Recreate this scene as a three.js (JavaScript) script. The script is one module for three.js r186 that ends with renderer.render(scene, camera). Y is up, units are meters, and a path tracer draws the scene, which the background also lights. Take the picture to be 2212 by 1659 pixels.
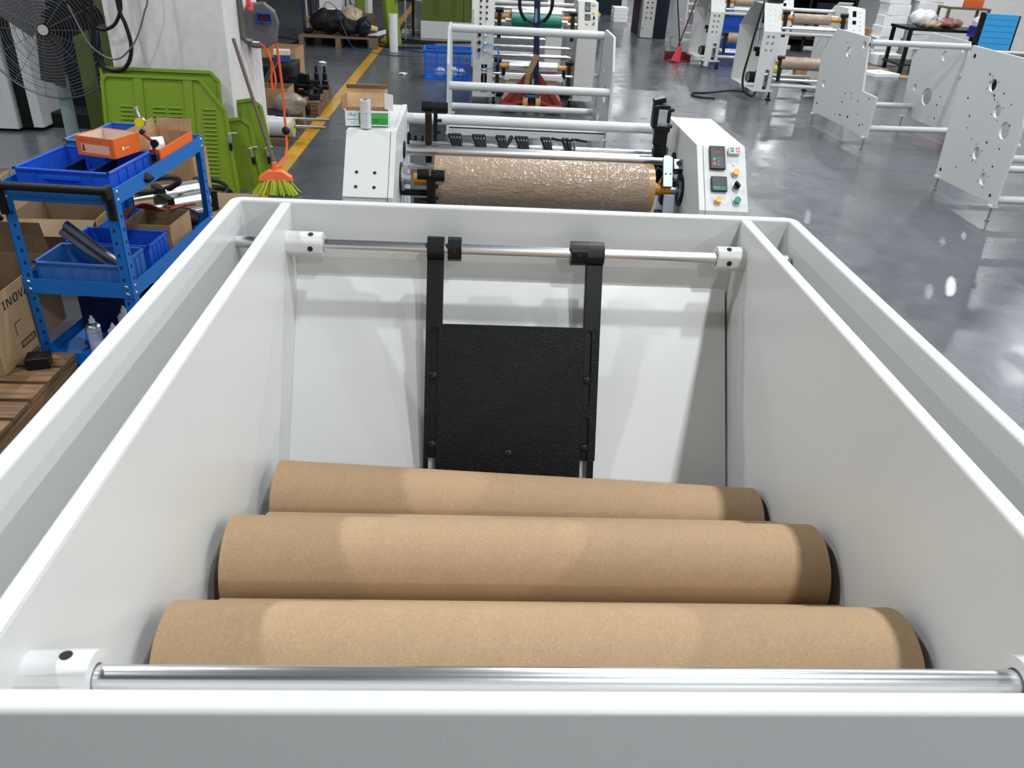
import * as THREE from 'three';
import { RoundedBoxGeometry } from 'three/addons/geometries/RoundedBoxGeometry.js';
import { mergeGeometries, mergeVertices, toCreasedNormals } from 'three/addons/utils/BufferGeometryUtils.js';
import { RectAreaLightUniformsLib } from 'three/addons/lights/RectAreaLightUniformsLib.js';

// ---------------------------------------------------------------- camera, light, exposure
const scene = new THREE.Scene();
scene.background = new THREE.Color(0x0a0a0a);
const camera = new THREE.PerspectiveCamera(2 * Math.atan(829.5 / 1725) * 180 / Math.PI, 2212 / 1659, 0.05, 120);
{
  const fwd = new THREE.Vector3(-73, 991.5, -1725).normalize();          // world -z seen in camera axes
  const up = new THREE.Vector3(1, -0.0588, 0).cross(fwd).normalize();
  const right = fwd.clone().cross(up);
  const m = new THREE.Matrix4().makeBasis(right, up, fwd.clone().negate()).transpose();
  camera.quaternion.setFromRotationMatrix(m);
  camera.position.set(0, 1.65, 0);
}
const renderer = new THREE.WebGLRenderer({ antialias: true });
camera.focus = 1.75; camera.userData.fStop = 15;
renderer.toneMapping = THREE.LinearToneMapping;
renderer.toneMappingExposure = 1.0;
renderer.shadowMap.enabled = true;
RectAreaLightUniformsLib.init();
const LAMP = { y: 5.08, size: 0.18, power: 950, color: 0xf8fcff, xs: [-7.7, -3.1, 1.5, 6.1, 10.7, 14.2], zs: [4.95, 1.95, -1.05, -4.05, -7.05, -10.05, -13.05, -16.05, -19.05, -24.0, -29.2, -35.4, -39.4], skip: (x, z) => (x < -2 && (z < -8 || z > 0)) || (z < -20 && x < 5) || (x > 14 && z > -14) };

// ---------------------------------------------------------------- helpers
let seed = 7;
const rnd = () => { seed = (seed * 1664525 + 1013904223) >>> 0; return seed / 4294967296; };
const rr = (a, b) => a + (b - a) * rnd();
const V = (x, y, z) => new THREE.Vector3(x, y, z);
const used = {};
function numbered(n) { if (!(n in used)) { used[n] = 0; return n; } used[n]++; return n + '_' + String(used[n]).padStart(3, '0'); }
function tag(o, label, category, group, kind) {
  o.userData.label = label; o.userData.category = category;
  if (group) o.userData.group = group;
  if (kind) o.userData.kind = kind;
  return o;
}
function thing(name, label, category, p = [0, 0, 0], ry = 0, group) {
  const o = new THREE.Group(); o.name = numbered(name); scene.add(o);
  o.position.set(...p); o.rotation.y = ry;
  return tag(o, label, category, group);
}
function dup(src, label, p, ry, group) {
  const o = src.clone(); o.userData = { ...src.userData }; o.name = numbered(src.name.replace(/_\d{3}$/, '')); scene.add(o);
  if (p) o.position.set(...p);
  if (ry !== undefined) o.rotation.y = ry;
  if (label) o.userData.label = label;
  if (group) o.userData.group = group;
  return o;
}
// metric box-projected uv, in metres
function uvBox(g) {
  if (g.userData.ownUV) return g;
  const p = g.attributes.position, n = g.attributes.normal, uv = new Float32Array(p.count * 2);
  for (let i = 0; i < p.count; i++) {
    const ax = Math.abs(n.getX(i)), ay = Math.abs(n.getY(i)), az = Math.abs(n.getZ(i));
    let u, v;
    if (ax > ay && ax > az) { u = p.getZ(i); v = p.getY(i); } else if (ay > az) { u = p.getX(i); v = p.getZ(i); } else { u = p.getX(i); v = p.getY(i); }
    uv[2 * i] = u; uv[2 * i + 1] = v;
  }
  g.setAttribute('uv', new THREE.BufferAttribute(uv, 2));
  return g;
}
function clean(g) { if (g.index) { const q = g.toNonIndexed(); q.userData = { ...g.userData }; g = q; } for (const k of Object.keys(g.attributes)) if (!['position', 'normal', 'uv'].includes(k)) g.deleteAttribute(k); return g; }
function join(list) {
  if (!Array.isArray(list)) return uvBox(list);
  if (list.length === 1) return uvBox(list[0]);
  return mergeGeometries(list.map(g => uvBox(clean(g))));
}
function part(parent, name, geo, mat, pos, rot) {
  const m = new THREE.Mesh(join(geo), mat); m.name = name; m.castShadow = m.receiveShadow = true;
  if (pos) m.position.set(...pos);
  if (rot) m.rotation.set(...rot);
  parent.add(m); return m;
}
function solo(name, label, category, geo, mat, pos, rot, group) {
  const m = part(scene, numbered(name), geo, mat, pos, rot); return tag(m, label, category, group);
}
function struct(name, geo, mat) { const m = part(scene, name, geo, mat); m.userData.kind = 'structure'; return m; }
const X = (g, p, r) => { if (r) g.applyMatrix4(new THREE.Matrix4().makeRotationFromEuler(new THREE.Euler(...r))); if (p) g.translate(...p); return g; };
const box = (w, h, d, x = 0, y = 0, z = 0, r) => X(new THREE.BoxGeometry(w, h, d), [x, y, z], r);
const rbox = (w, h, d, x = 0, y = 0, z = 0, rad = 0.004, r, seg = 2) => X(new RoundedBoxGeometry(w, h, d, seg, Math.min(rad, w / 2.01, h / 2.01, d / 2.01)), [x, y, z], r);
const bb = (x0, x1, y0, y1, z0, z1, rad) => (rad ? rbox : box)(x1 - x0, y1 - y0, z1 - z0, (x0 + x1) / 2, (y0 + y1) / 2, (z0 + z1) / 2, rad);
function cyl(r, len, axis, x = 0, y = 0, z = 0, seg = 20, r2 = r, open = false) {
  const g = new THREE.CylinderGeometry(r2, r, len, seg, 1, open);
  if (axis === 'x') g.rotateZ(-Math.PI / 2); else if (axis === 'z') g.rotateX(Math.PI / 2);
  g.translate(x, y, z); return g;
}
function ring(ro, ri, len, axis, x, y, z, seg = 28) {   // a tube with wall thickness
  const pts = [[ri, -len / 2], [ro, -len / 2], [ro, len / 2], [ri, len / 2], [ri, -len / 2]].map(a => new THREE.Vector2(...a));
  let g = toCreasedNormals(new THREE.LatheGeometry(pts, seg), 0.6);
  if (axis === 'x') g.rotateZ(-Math.PI / 2); else if (axis === 'z') g.rotateX(Math.PI / 2);
  g.translate(x, y, z); return g;
}
function rod(a, b, r, seg = 12, r2 = r) {
  const p = V(...a), q = V(...b), d = q.clone().sub(p), L = d.length();
  const g = new THREE.CylinderGeometry(r2, r, L, seg);
  g.applyQuaternion(new THREE.Quaternion().setFromUnitVectors(V(0, 1, 0), d.normalize()));
  g.translate((p.x + q.x) / 2, (p.y + q.y) / 2, (p.z + q.z) / 2); return g;
}
function bar(a, b, w, h, upv = [0, 1, 0]) {             // box beam from a to b
  const p = V(...a), q = V(...b), d = q.clone().sub(p), L = d.length(), z = d.normalize();
  let u = V(...upv); const x = u.clone().cross(z).normalize(); u = z.clone().cross(x);
  const g = new THREE.BoxGeometry(w, h, L);
  g.applyMatrix4(new THREE.Matrix4().makeBasis(x, u, z)); g.translate((p.x + q.x) / 2, (p.y + q.y) / 2, (p.z + q.z) / 2); return g;
}
function tube(pts, r, seg = 40, rs = 8, closed = false) {
  return new THREE.TubeGeometry(new THREE.CatmullRomCurve3(pts.map(p => V(...p)), closed, 'catmullrom', 0.5), seg, r, rs, closed);
}
function lathe(pts, seg = 24, x = 0, y = 0, z = 0, crease = 0.6) { const g = toCreasedNormals(new THREE.LatheGeometry(pts.map(a => new THREE.Vector2(...a)), seg), crease); g.translate(x, y, z); return g; }
function shape(pts, holes = []) {
  const s = new THREE.Shape(pts.map(a => new THREE.Vector2(...a)));
  for (const h of holes) {
    const q = new THREE.Path();
    if (h.length === 3) q.absellipse(h[0], h[1], h[2], h[2], 0, Math.PI * 2, true); else q.setFromPoints(h.map(a => new THREE.Vector2(...a)));
    s.holes.push(q);
  }
  return s;
}
function ext(pts, depth, holes = [], bevel = 0, curve = 10) {
  return new THREE.ExtrudeGeometry(shape(pts, holes), bevel ? { depth: depth - 2 * bevel, bevelEnabled: true, bevelThickness: bevel, bevelSize: bevel, bevelOffset: -bevel, bevelSegments: 2, curveSegments: curve } : { depth, bevelEnabled: false, curveSegments: curve });
}
// side plate: outline in (z, y), thickness along x from x0
function plateX(zy, x0, t, holes = [], bevel = 0.002, curve = 12) {
  const g = ext(zy.map(([z, y]) => [-z, y]), t, holes.map(h => h.length === 3 ? [-h[0], h[1], h[2]] : h.map(([z, y]) => [-z, y])), bevel, curve);
  if (bevel) g.translate(0, 0, bevel);
  g.rotateY(Math.PI / 2); g.translate(x0, 0, 0);
  return g;
}
function roundRect(w, h, r, n = 6, cx = 0, cy = 0) {
  const o = []; for (const [sx, sy, a0] of [[1, 1, 0], [-1, 1, 90], [-1, -1, 180], [1, -1, 270]])
    for (let i = 0; i <= n; i++) { const a = (a0 + 90 * i / n) * Math.PI / 180; o.push([cx + sx * (w / 2 - r) + r * Math.cos(a), cy + sy * (h / 2 - r) + r * Math.sin(a)]); }
  return o;
}
function displace(g, amp, freq, s = 0) {                // lumpy surface
  g = mergeVertices((() => { const q = g.clone(); q.deleteAttribute('normal'); q.deleteAttribute('uv'); return q; })(), 1e-4);
  const p = g.attributes.position;
  for (let i = 0; i < p.count; i++) {
    const x = p.getX(i), y = p.getY(i), z = p.getZ(i);
    const n = k => Math.sin(freq * (x * 1.3 + k) + s) * Math.cos(freq * (y * 1.1 - k) + 2 * s) + 0.6 * Math.sin(freq * 2.1 * (z + x * .4) + s + k) * Math.cos(freq * 1.7 * (y - z) + k);
    p.setXYZ(i, x + amp * n(.3), y + amp * n(1.7), z + amp * n(3.1));
  }
  g.computeVertexNormals(); return g;
}

// ---------------------------------------------------------------- textures
const hash = (x, y, s) => { let h = (x * 374761393 + y * 668265263 + s * 974711) | 0; h = Math.imul(h ^ (h >>> 13), 1274126177); return ((h ^ (h >>> 16)) >>> 0) / 4294967296; };
function vnoise(u, v, px, py, s) {                      // tileable value noise, period px, py
  const x = u * px, y = v * py, x0 = Math.floor(x), y0 = Math.floor(y); let fx = x - x0, fy = y - y0; fx = fx * fx * (3 - 2 * fx); fy = fy * fy * (3 - 2 * fy);
  const w = (a, m) => ((a % m) + m) % m, H = (a, b) => hash(w(a, px), w(b, py), s);
  return (H(x0, y0) * (1 - fx) + H(x0 + 1, y0) * fx) * (1 - fy) + (H(x0, y0 + 1) * (1 - fx) + H(x0 + 1, y0 + 1) * fx) * fy;
}
function tex(size, metres, fn, srgb) {                  // fn(u,v) -> grey or [r,g,b]
  const d = new Uint8Array(size * size * 4);
  for (let j = 0; j < size; j++) for (let i = 0; i < size; i++) {
    const c = fn(i / size, j / size), k = 4 * (j * size + i), a = Array.isArray(c) ? c : [c, c, c];
    d[k] = Math.max(0, Math.min(255, a[0] * 255)); d[k + 1] = Math.max(0, Math.min(255, a[1] * 255)); d[k + 2] = Math.max(0, Math.min(255, a[2] * 255)); d[k + 3] = 255;
  }
  const t = new THREE.DataTexture(d, size, size); t.magFilter = THREE.LinearFilter; t.minFilter = THREE.LinearMipmapLinearFilter; t.generateMipmaps = true;
  t.wrapS = t.wrapT = THREE.RepeatWrapping; t.repeat.set(1 / metres, 1 / metres); if (srgb) t.colorSpace = THREE.SRGBColorSpace; t.needsUpdate = true; return t;
}
const T = {};
T.peel = tex(512, 0.16, (u, v) => 0.55 * vnoise(u, v, 72, 72, 1) + 0.3 * vnoise(u, v, 150, 150, 2) + 0.15 * vnoise(u, v, 20, 20, 3));
T.grit = tex(512, 0.12, (u, v) => Math.pow(vnoise(u, v, 90, 90, 4), 1.4) * 0.7 + 0.3 * vnoise(u, v, 200, 200, 5));
T.kraft = tex(1024, 0.30, (u, v) => {
  const n = 0.5 * vnoise(u, v, 14, 10, 11) + 0.5 * vnoise(u, v, 60, 40, 12), f = vnoise(u, v, 420, 150, 13), g = vnoise(u, v, 130, 380, 14);
  let k = 0.95 + 0.035 * (n - 0.5) + 0.09 * (f - 0.5) + 0.07 * (g - 0.5); const sp = vnoise(u, v, 300, 300, 15); if (sp > 0.95) k -= 0.07; if (sp < 0.04) k += 0.06; const se = (((2 * u - v) % 1) + 1) % 1; if (Math.abs(se - .5) < .004) k += .035; else if (se > .5 && se < .52) k -= .012;
  return [0.675 * k, 0.560 * k, 0.425 * k];
}, true);
T.kraftB = tex(512, 0.12, (u, v) => 0.6 * vnoise(u, v, 200, 70, 16) + 0.4 * vnoise(u, v, 60, 220, 17));
T.card = tex(512, 0.5, (u, v) => { const k = 0.92 + 0.14 * (vnoise(u, v, 9, 9, 21) - .5) + 0.08 * (vnoise(u, v, 90, 30, 22) - .5) + .06 * (vnoise(u, v, 4, 180, 23) - .5); return [0.66 * k, 0.53 * k, 0.385 * k]; }, true);
T.wood = tex(512, 0.6, (u, v) => { const w = vnoise(u, v, 5, 60, 31) * .6 + vnoise(u, v, 12, 160, 32) * .4; const k = .7 + .5 * (w - .5) + .25 * (vnoise(u, v, 4, 4, 33) - .5); return [0.60 * k, 0.45 * k, 0.30 * k]; }, true);
T.floorC = tex(1024, 5.3, (u, v) => {
  const a = vnoise(u, v, 6, 6, 41), b = vnoise(u, v, 23, 21, 42), c = vnoise(u, v, 110, 110, 43), st = vnoise(u, v, 9, 160, 44);
  let k = 0.97 + 0.10 * (a - .5) + 0.08 * (b - .5) + 0.05 * (c - .5) + 0.02 * (st - .5); const sp = vnoise(u, v, 320, 320, 45); if (sp > 0.965) k -= 0.16;
  return [0.315 * k, 0.325 * k, 0.345 * k];
}, true);
T.floorR = tex(1024, 3.7, (u, v) => { const a = vnoise(u, v, 7, 7, 51), b = vnoise(u, v, 40, 34, 52), c = vnoise(u, v, 12, 190, 53); return .15 + .09 * a + .09 * b + .025 * c; });
T.floorB = tex(512, 1.1, (u, v) => .6 * vnoise(u, v, 30, 30, 54) + .4 * vnoise(u, v, 9, 9, 55));
T.film = tex(1024, 0.5, (u, v) => { const w = .06 * vnoise(u, v, 7, 7, 61), a = 1 - Math.abs(vnoise(u + w, v - w, 14, 46, 62) * 2 - 1), b = 1 - Math.abs(vnoise(u - w, v + w, 40, 17, 64) * 2 - 1), c = 1 - Math.abs(vnoise(u + w, v + w, 70, 80, 65) * 2 - 1); return .45 * Math.pow(a, 6) + .35 * Math.pow(b, 6) + .2 * Math.pow(c, 4); });
T.wall = tex(512, 2.2, (u, v) => { const k = 1 + .05 * (vnoise(u, v, 5, 5, 71) - .5) + .04 * (vnoise(u, v, 60, 60, 72) - .5); return [.80 * k, .79 * k, .78 * k]; }, true);
T.foam = tex(256, 0.12, (u, v) => vnoise(u, v, 26, 26, 81) * .7 + .3 * vnoise(u, v, 60, 60, 82));
T.smudge = tex(512, 0.9, (u, v) => .30 + .16 * vnoise(u, v, 6, 6, 91) + .10 * vnoise(u, v, 30, 30, 92));
T.brush = tex(512, 0.3, (u, v) => vnoise(u, v, 3, 256, 95));

// ---------------------------------------------------------------- materials
const lin = (r, g, b) => new THREE.Color().setRGB(r, g, b);
const mat = (c, rough = .5, metal = 0, o = {}) => new THREE.MeshStandardMaterial({ color: Array.isArray(c) ? lin(...c) : c, roughness: rough, metalness: metal, ...o });
const phys = (c, rough, o = {}) => new THREE.MeshPhysicalMaterial({ color: Array.isArray(c) ? lin(...c) : c, roughness: rough, ...o });
const M = {
  white: phys([.62, .63, .62], .3, { bumpMap: T.peel, bumpScale: .00012 }),
  white2: mat([.60, .605, .595], .38),
  white3: mat([.53, .545, .545], .42),
  cream: mat([.50, .50, .475], .42),
  greyplate: mat([.50, .52, .52], .5),
  chrome: mat([.74, .75, .77], .26, 1),
  steel: mat([.45, .46, .48], .32, 1, { bumpMap: T.brush, bumpScale: .00005 }),
  alu: mat([.72, .73, .74], .30, 1),
  aluplate: mat([.38, .43, .49], .38, 1),
  black: phys([.0055, .0055, .006], .36, { specularIntensity: .55 }),
  blackTex: phys([.004, .0045, .0055], .27, { bumpMap: T.grit, bumpScale: .0007, specularIntensity: .5 }),
  blackMatte: phys([.007, .007, .0075], .6, { specularIntensity: .5 }),
  rubber: phys([.008, .008, .0085], .5, { specularIntensity: .5 }),
  brownblack: phys([.016, .012, .009], .45, { specularIntensity: .5 }),
  darkblue: phys([.007, .011, .02], .4, { specularIntensity: .5 }),
  navy: mat([.01, .02, .07], .4),
  hole: mat([.006, .006, .006], .8),
  kraft: mat(0xffffff, .72, 0, { map: T.kraft, bumpMap: T.kraftB, bumpScale: .00003 }),
  kraftEnd: mat([.38, .27, .16], .85),
  card: mat(0xffffff, .8, 0, { map: T.card }),
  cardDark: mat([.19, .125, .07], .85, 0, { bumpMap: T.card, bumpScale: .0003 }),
  wood: mat(0xffffff, .75, 0, { map: T.wood, bumpMap: T.wood, bumpScale: .0008 }),
  woodDark: mat([.16, .10, .055], .8, 0, { bumpMap: T.wood, bumpScale: .001 }),
  floor: mat(0xffffff, 1, 0, { map: T.floorC, roughnessMap: T.floorR, bumpMap: T.floorB, bumpScale: .0006 }),
  yellowLine: mat([.56, .30, .022], .45, 0, { roughnessMap: T.smudge }),
  wall: mat(0xffffff, .9, 0, { map: T.wall }),
  ceil: mat([.13, .135, .14], .9),
  blueSteel: mat([.003, .13, .45], .42),
  bluePlas: mat([.012, .085, .52], .38),
  blueTray: mat([.03, .13, .40], .45),
  blueOld: mat([.06, .155, .30], .5),
  blueCrate: mat([.008, .14, .66], .4),
  green: mat([.145, .235, .012], .42),
  greenDark: mat([.075, .11, .008], .45),
  greenPost: mat([.10, .14, .02], .5),
  orange: mat([.76, .13, .012], .55),
  orangeHose: mat([.90, .12, .025], .38),
  amber: mat([.55, .22, .01], .4),
  yellowBtn: mat([.85, .42, .06], .4),
  greenBtn: mat([.0, .22, .16], .4),
  red: mat([.21, .022, .015], .45),
  redDark: mat([.14, .012, .012], .5),
  pink: mat([.80, .07, .10], .6),
  foam: mat([.76, .765, .76], .85, 0, { bumpMap: T.foam, bumpScale: .001 }),
  greyPlas: mat([.105, .108, .118], .5),
  film: phys([.80, .82, .84], .18, { transmission: .25, thickness: 0, bumpMap: T.film, bumpScale: .002 }),
  wrapKraft: phys([.33, .24, .17], .13, { bumpMap: T.film, bumpScale: .003, specularIntensity: 1 }),
  paper: mat([.80, .80, .80], .7),
};

// ---------------------------------------------------------------- the hall
const HALL = { x0: -10, x1: 18, z0: -44, z1: 7, y1: 6 };
struct('floor', bb(HALL.x0 - .2, HALL.x1 + .2, -.2, 0, HALL.z0 - .2, HALL.z1 + .2), M.floor);
struct('ceiling', bb(HALL.x0 - .2, HALL.x1 + .2, HALL.y1, HALL.y1 + .2, HALL.z0 - .2, HALL.z1 + .2), M.ceil);
struct('wall_left', bb(HALL.x0 - .2, HALL.x0, 0, HALL.y1, HALL.z0, HALL.z1), M.wall);
struct('wall_right', bb(HALL.x1, HALL.x1 + .2, 0, HALL.y1, HALL.z0, HALL.z1), M.wall);
struct('wall_rear', bb(HALL.x0, HALL.x1, 0, HALL.y1, HALL.z1, HALL.z1 + .2), M.wall);
struct('wall_far', bb(HALL.x0, HALL.x1, 0, HALL.y1, HALL.z0 - .2, HALL.z0), M.wall);
struct('wall_partition', bb(7.0, 13, 0, 3.6, -14.75, -14.6), M.wall);
struct('trim_1', bb(-1.475, -1.36, 0, .0015, -43, -4.2), M.yellowLine);
struct('wall_column', bb(-2.34, -1.6, 0, HALL.y1, -6.5, -5.62), M.wall);
struct('wall_column_001', bb(-2.36, -1.66, 0, HALL.y1, -14.2, -13.4), M.wall);

// high-bay lamps
{
  const housing = lathe([[0, .16], [.05, .16], [.06, .10], [.15, .07], [.17, .0], [.165, 0], [.15, .02], [0, .02]], 20);
  const fins = []; for (let i = 0; i < 8; i++) fins.push(box(.004, .05, .09, 0, .115, .09).rotateY(i * Math.PI / 4));
  const hook = rod([0, .16, 0], [0, .92, 0], .006, 6);
  const glow = new THREE.MeshStandardMaterial({ color: 0xffffff, emissive: new THREE.Color(LAMP.color), emissiveIntensity: 12 });
  let first = null;
  for (const x of LAMP.xs) for (const z of LAMP.zs) {
    if (LAMP.skip(x, z)) continue;
    let o;
    if (!first) {
      o = first = thing('high_bay_lamp', 'round high-bay lamp hanging from the ceiling', 'lamp', [x, LAMP.y, z], 0, 'high-bay lamps under the ceiling');
      part(o, 'housing', housing, M.alu); part(o, 'cooling_fins', fins, M.alu); part(o, 'hanger', hook, M.steel);
      part(o, 'lens', cyl(LAMP.size / 2 * 1.1, .012, 'y', 0, .012, 0, 24), glow);
    } else o = dup(first, null, [x, LAMP.y, z]);
  }
  for (const x of LAMP.xs) for (const z of LAMP.zs) {
    if (LAMP.skip(x, z)) continue;
    const l = new THREE.RectAreaLight(LAMP.color, LAMP.power, LAMP.size, LAMP.size);
    l.position.set(x, LAMP.y - .002, z); l.rotation.x = -Math.PI / 2; l.name = 'high_bay_light'; scene.add(l);
  }
}

// ---------------------------------------------------------------- foreground: white trough with cardboard tubes
const RIM = 1.15;
const trough = thing('trough_machine', 'large white powder-coated steel trough holding cardboard tubes in the foreground', 'machine');
{
  // outer ring seen from above, corners rounded
  const x0 = -.4825, x1 = .683, z0 = -1.61, z1 = -.388, t = .0215;
  const o = roundRect(x1 - x0, z1 - z0, .026, 6, (x0 + x1) / 2, -(z0 + z1) / 2);
  const i = roundRect(x1 - x0 - 2 * t, z1 - z0 - 2 * t, .004, 3, (x0 + x1) / 2, -(z0 + z1) / 2).reverse();
  const g = new THREE.ExtrudeGeometry(shape(o, [i]), { depth: .54, bevelEnabled: true, bevelThickness: .005, bevelSize: .005, bevelOffset: -.005, bevelSegments: 5, curveSegments: 10 }); g.rotateX(-Math.PI / 2); g.translate(0, RIM - .55 + .005, 0);
  part(trough, 'outer_wall', g, M.white);
  const zi0 = z0 + t, zi1 = z1 - t;
  part(trough, 'inner_plate', rbox(.0215, RIM - .06, zi1 - zi0, -.3715, (RIM + .056) / 2, (zi0 + zi1) / 2, .005), M.white);
  part(trough, 'inner_plate', rbox(.0225, RIM - .06, zi1 - zi0, .5715, (RIM + .056) / 2, (zi0 + zi1) / 2, .005), M.white);
  // sloping chute plates
  const sl = (y0, za, y1, zb, xa, xb, t2) => { const L = Math.hypot(y0 - y1, zb - za), a = Math.atan2(zb - za, y0 - y1); const q = box(xb - xa, L, t2, (xa + xb) / 2, -L / 2, -t2 / 2); q.rotateX(-a); q.translate(0, y0, za); return q; };
  part(trough, 'chute_plate', sl(.992, zi0 + .001, .59, zi0 + .001 + .402 * .7, -.3605, .5545, .006), M.white);
  part(trough, 'chute_plate', X(sl(1.10, 0, .70, .28, -.3605, .5595, .006), [0, 0, 0], [0, Math.PI, 0]).translate(.199, 0, -.428), M.white);
  part(trough, 'tray', box(.918, .006, .70, .1, .668, -.95, [-.21, 0, 0]), M.white);
  part(trough, 'cross_beam', bb(-.36, .56, .2, .27, -1.5, -1.44), M.white2);
  part(trough, 'cross_beam', bb(-.36, .56, .2, .27, -.6, -.54), M.white2);
  for (const x of [-.3715, .5715]) for (const z of [-1.5, -.5]) part(trough, 'levelling_foot', [cyl(.008, .06, 'y', x, .035, z), cyl(.025, .012, 'y', x, .006, z)], M.black);
  // shafts and their collars
  const shaft = (z, y, xa, xb) => part(trough, 'shaft', cyl(.0118, xb - xa, 'x', (xa + xb) / 2, y, z, 40), M.chrome);
  shaft(-1.53, 1.083, -.461, .655); shaft(-.4755, 1.079, -.461, .655);
  const collar = (xa, xb, y, z, ang) => {
    const c = part(trough, 'shaft_collar', ring(.0245, .0135, xb - xa, 'x', (xa + xb) / 2, y, z, 40), M.white);
    for (const a of ang) {
      const dz = Math.sin(a), dy = Math.cos(a), xm = xa < 0 ? xb - .022 : xa + .022;
      part(c, 'set_screw_hole', cyl(.0052, .004, 'y', 0, 0, 0, 16), M.hole, [xm, y + dy * .0232, z + dz * .0232], [a, 0, 0]);
    }
  };
  collar(-.362, -.291, 1.083, -1.53, [.35, 1.62]); collar(.503, .562, 1.083, -1.53, [.35, 1.62]);
  collar(-.362, -.306, 1.079, -.4755, [-.15]); collar(.503, .562, 1.079, -.4755, [-.15]);
}
// black flap hanging on the rear shaft
{
  const b = thing('hinged_flap', 'black textured steel flap hanging by two arms from the chrome shaft', 'flap', [0, 1.083, -1.53]);
  b.rotation.x = -Math.atan2(.185, .413);
  for (const [xa, xb] of [[-.0846, -.051], [.2362, .2704]]) {
    const a = part(b, 'arm', bb(xa, xb, -.426, -.02, -.012, .006, .002), M.black);
    part(a, 'hub', ring(.0242, .0122, xb - xa, 'x', (xa + xb) / 2, 0, 0, 36), M.black);
  }
  const slot = (cx, s0, s1, w = .0145) => { const r = w / 2, o = []; for (let i = 0; i <= 8; i++) { const a = Math.PI * i / 8; o.push([cx + r * Math.cos(a), -s0 - r + r * Math.sin(a)]); } for (let i = 0; i <= 8; i++) { const a = Math.PI + Math.PI * i / 8; o.push([cx + r * Math.cos(a), -s1 + r + r * Math.sin(a)]); } return o.reverse(); };
  const g = ext([[-.084, -.15], [-.084, -.49], [.2668, -.49], [.2668, -.15]], .006, [slot(-.0667, .157, .313), slot(-.0667, .333, .47), slot(.2457, .157, .313), slot(.2457, .333, .47)], .0008);
  g.translate(0, 0, .0068);
  part(b, 'plate', g, M.blackTex);
  for (const [x, s] of [[-.0672, .2555], [.2470, .2575], [-.0670, .397], [.2470, .398], [.0911, .4127]]) {
    const h = part(b, 'button_bolt', lathe([[0, .0048], [.003, .0046], [.0062, .003], [.0085, 0], [0, 0]], 18), M.black, [x, -s, .0125], [Math.PI / 2, 0, 0]);
    part(h, 'hex_socket', cyl(.0032, .002, 'y', 0, .0041, 0, 6), M.hole);
  }
}
for (const [xa, xb, w] of [[-.0437, -.0165, 'left'], [.2041, .2358, 'right']]) {
  const c = thing('clamp_collar', w === 'left' ? 'black clamp collar on the chrome shaft just right of the left flap arm' : 'black clamp collar on the chrome shaft touching the right flap arm', 'collar', [(xa + xb) / 2, 1.083, -1.53]);
  part(c, 'ring', ring(.0242, .0119, xb - xa, 'x', 0, 0, 0, 36), M.black);
  part(c, 'set_screw', cyl(.0042, .004, 'y', 0, 0, 0, 14), M.hole, [0, .0053, .0228], [1.35, 0, 0]);
}
// cardboard tubes
function kraftTube(label, a, b, r = .0695) {
  const A = V(...a), B = V(...b), d = B.clone().sub(A), L = d.length(), seg = 64, pos = [], uv = [], idx = [];
  const prof = [[-L / 2, r - .0012], [-L / 2 + .0012, r], [L / 2 - .0012, r], [L / 2, r - .0012]];
  for (const [k, [y, rad]] of prof.entries()) for (let i = 0; i <= seg; i++) { const t = i / seg * Math.PI * 2; pos.push(y, rad * Math.cos(t), rad * Math.sin(t)); uv.push(y + a[2] * 3, t * r); }
  for (let k = 0; k < 3; k++) for (let i = 0; i < seg; i++) { const p = k * (seg + 1) + i, q = p + seg + 1; idx.push(p, p + 1, q, q, p + 1, q + 1); }
  let g = new THREE.BufferGeometry(); g.setAttribute('position', new THREE.Float32BufferAttribute(pos, 3)); g.setAttribute('uv', new THREE.Float32BufferAttribute(uv, 2)); g.setIndex(idx); g.computeVertexNormals(); g.userData.ownUV = true;
  const o = thing('cardboard_tube', label, 'tube', [(a[0] + b[0]) / 2, (a[1] + b[1]) / 2, (a[2] + b[2]) / 2], 0, 'cardboard tubes in the white trough');
  o.quaternion.setFromUnitVectors(V(1, 0, 0), d.normalize());
  part(o, 'paper_wall', g, M.kraft);
  part(o, 'inner_bore', ring(r - .001, r - .009, L - .0005, 'x', 0, 0, 0, 48), M.kraftEnd);
  return o;
}
kraftTube('tan cardboard tube lying farthest back in the trough, slightly askew', [-.338, .722, -1.178], [.545, .693, -1.159]);
kraftTube('tan cardboard tube mostly hidden behind the middle tube', [-.325, .7245, -1.026], [.54, .7235, -1.024]);
kraftTube('tan cardboard tube in the middle with its whole front showing', [-.3405, .811, -.912], [.5415, .809, -.913]);
kraftTube('tan cardboard tube mostly hidden behind the nearest tube', [-.33, .778, -.773], [.548, .777, -.773]);
kraftTube('tan cardboard tube nearest the front chrome shaft', [-.3395, .880, -.668], [.541, .878, -.669]);

// ---------------------------------------------------------------- print on things
function printed(w, h, draw, rough = .6, opt = {}) {
  const c = document.createElement('canvas'); c.width = w; c.height = h; const g = c.getContext('2d'); draw(g, w, h);
  const t = new THREE.CanvasTexture(c); t.colorSpace = THREE.SRGBColorSpace; return new THREE.MeshStandardMaterial({ map: t, roughness: rough, ...opt });
}
function sheet(w, h) { const g = new THREE.PlaneGeometry(w, h); g.userData.ownUV = true; return g; }
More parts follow.
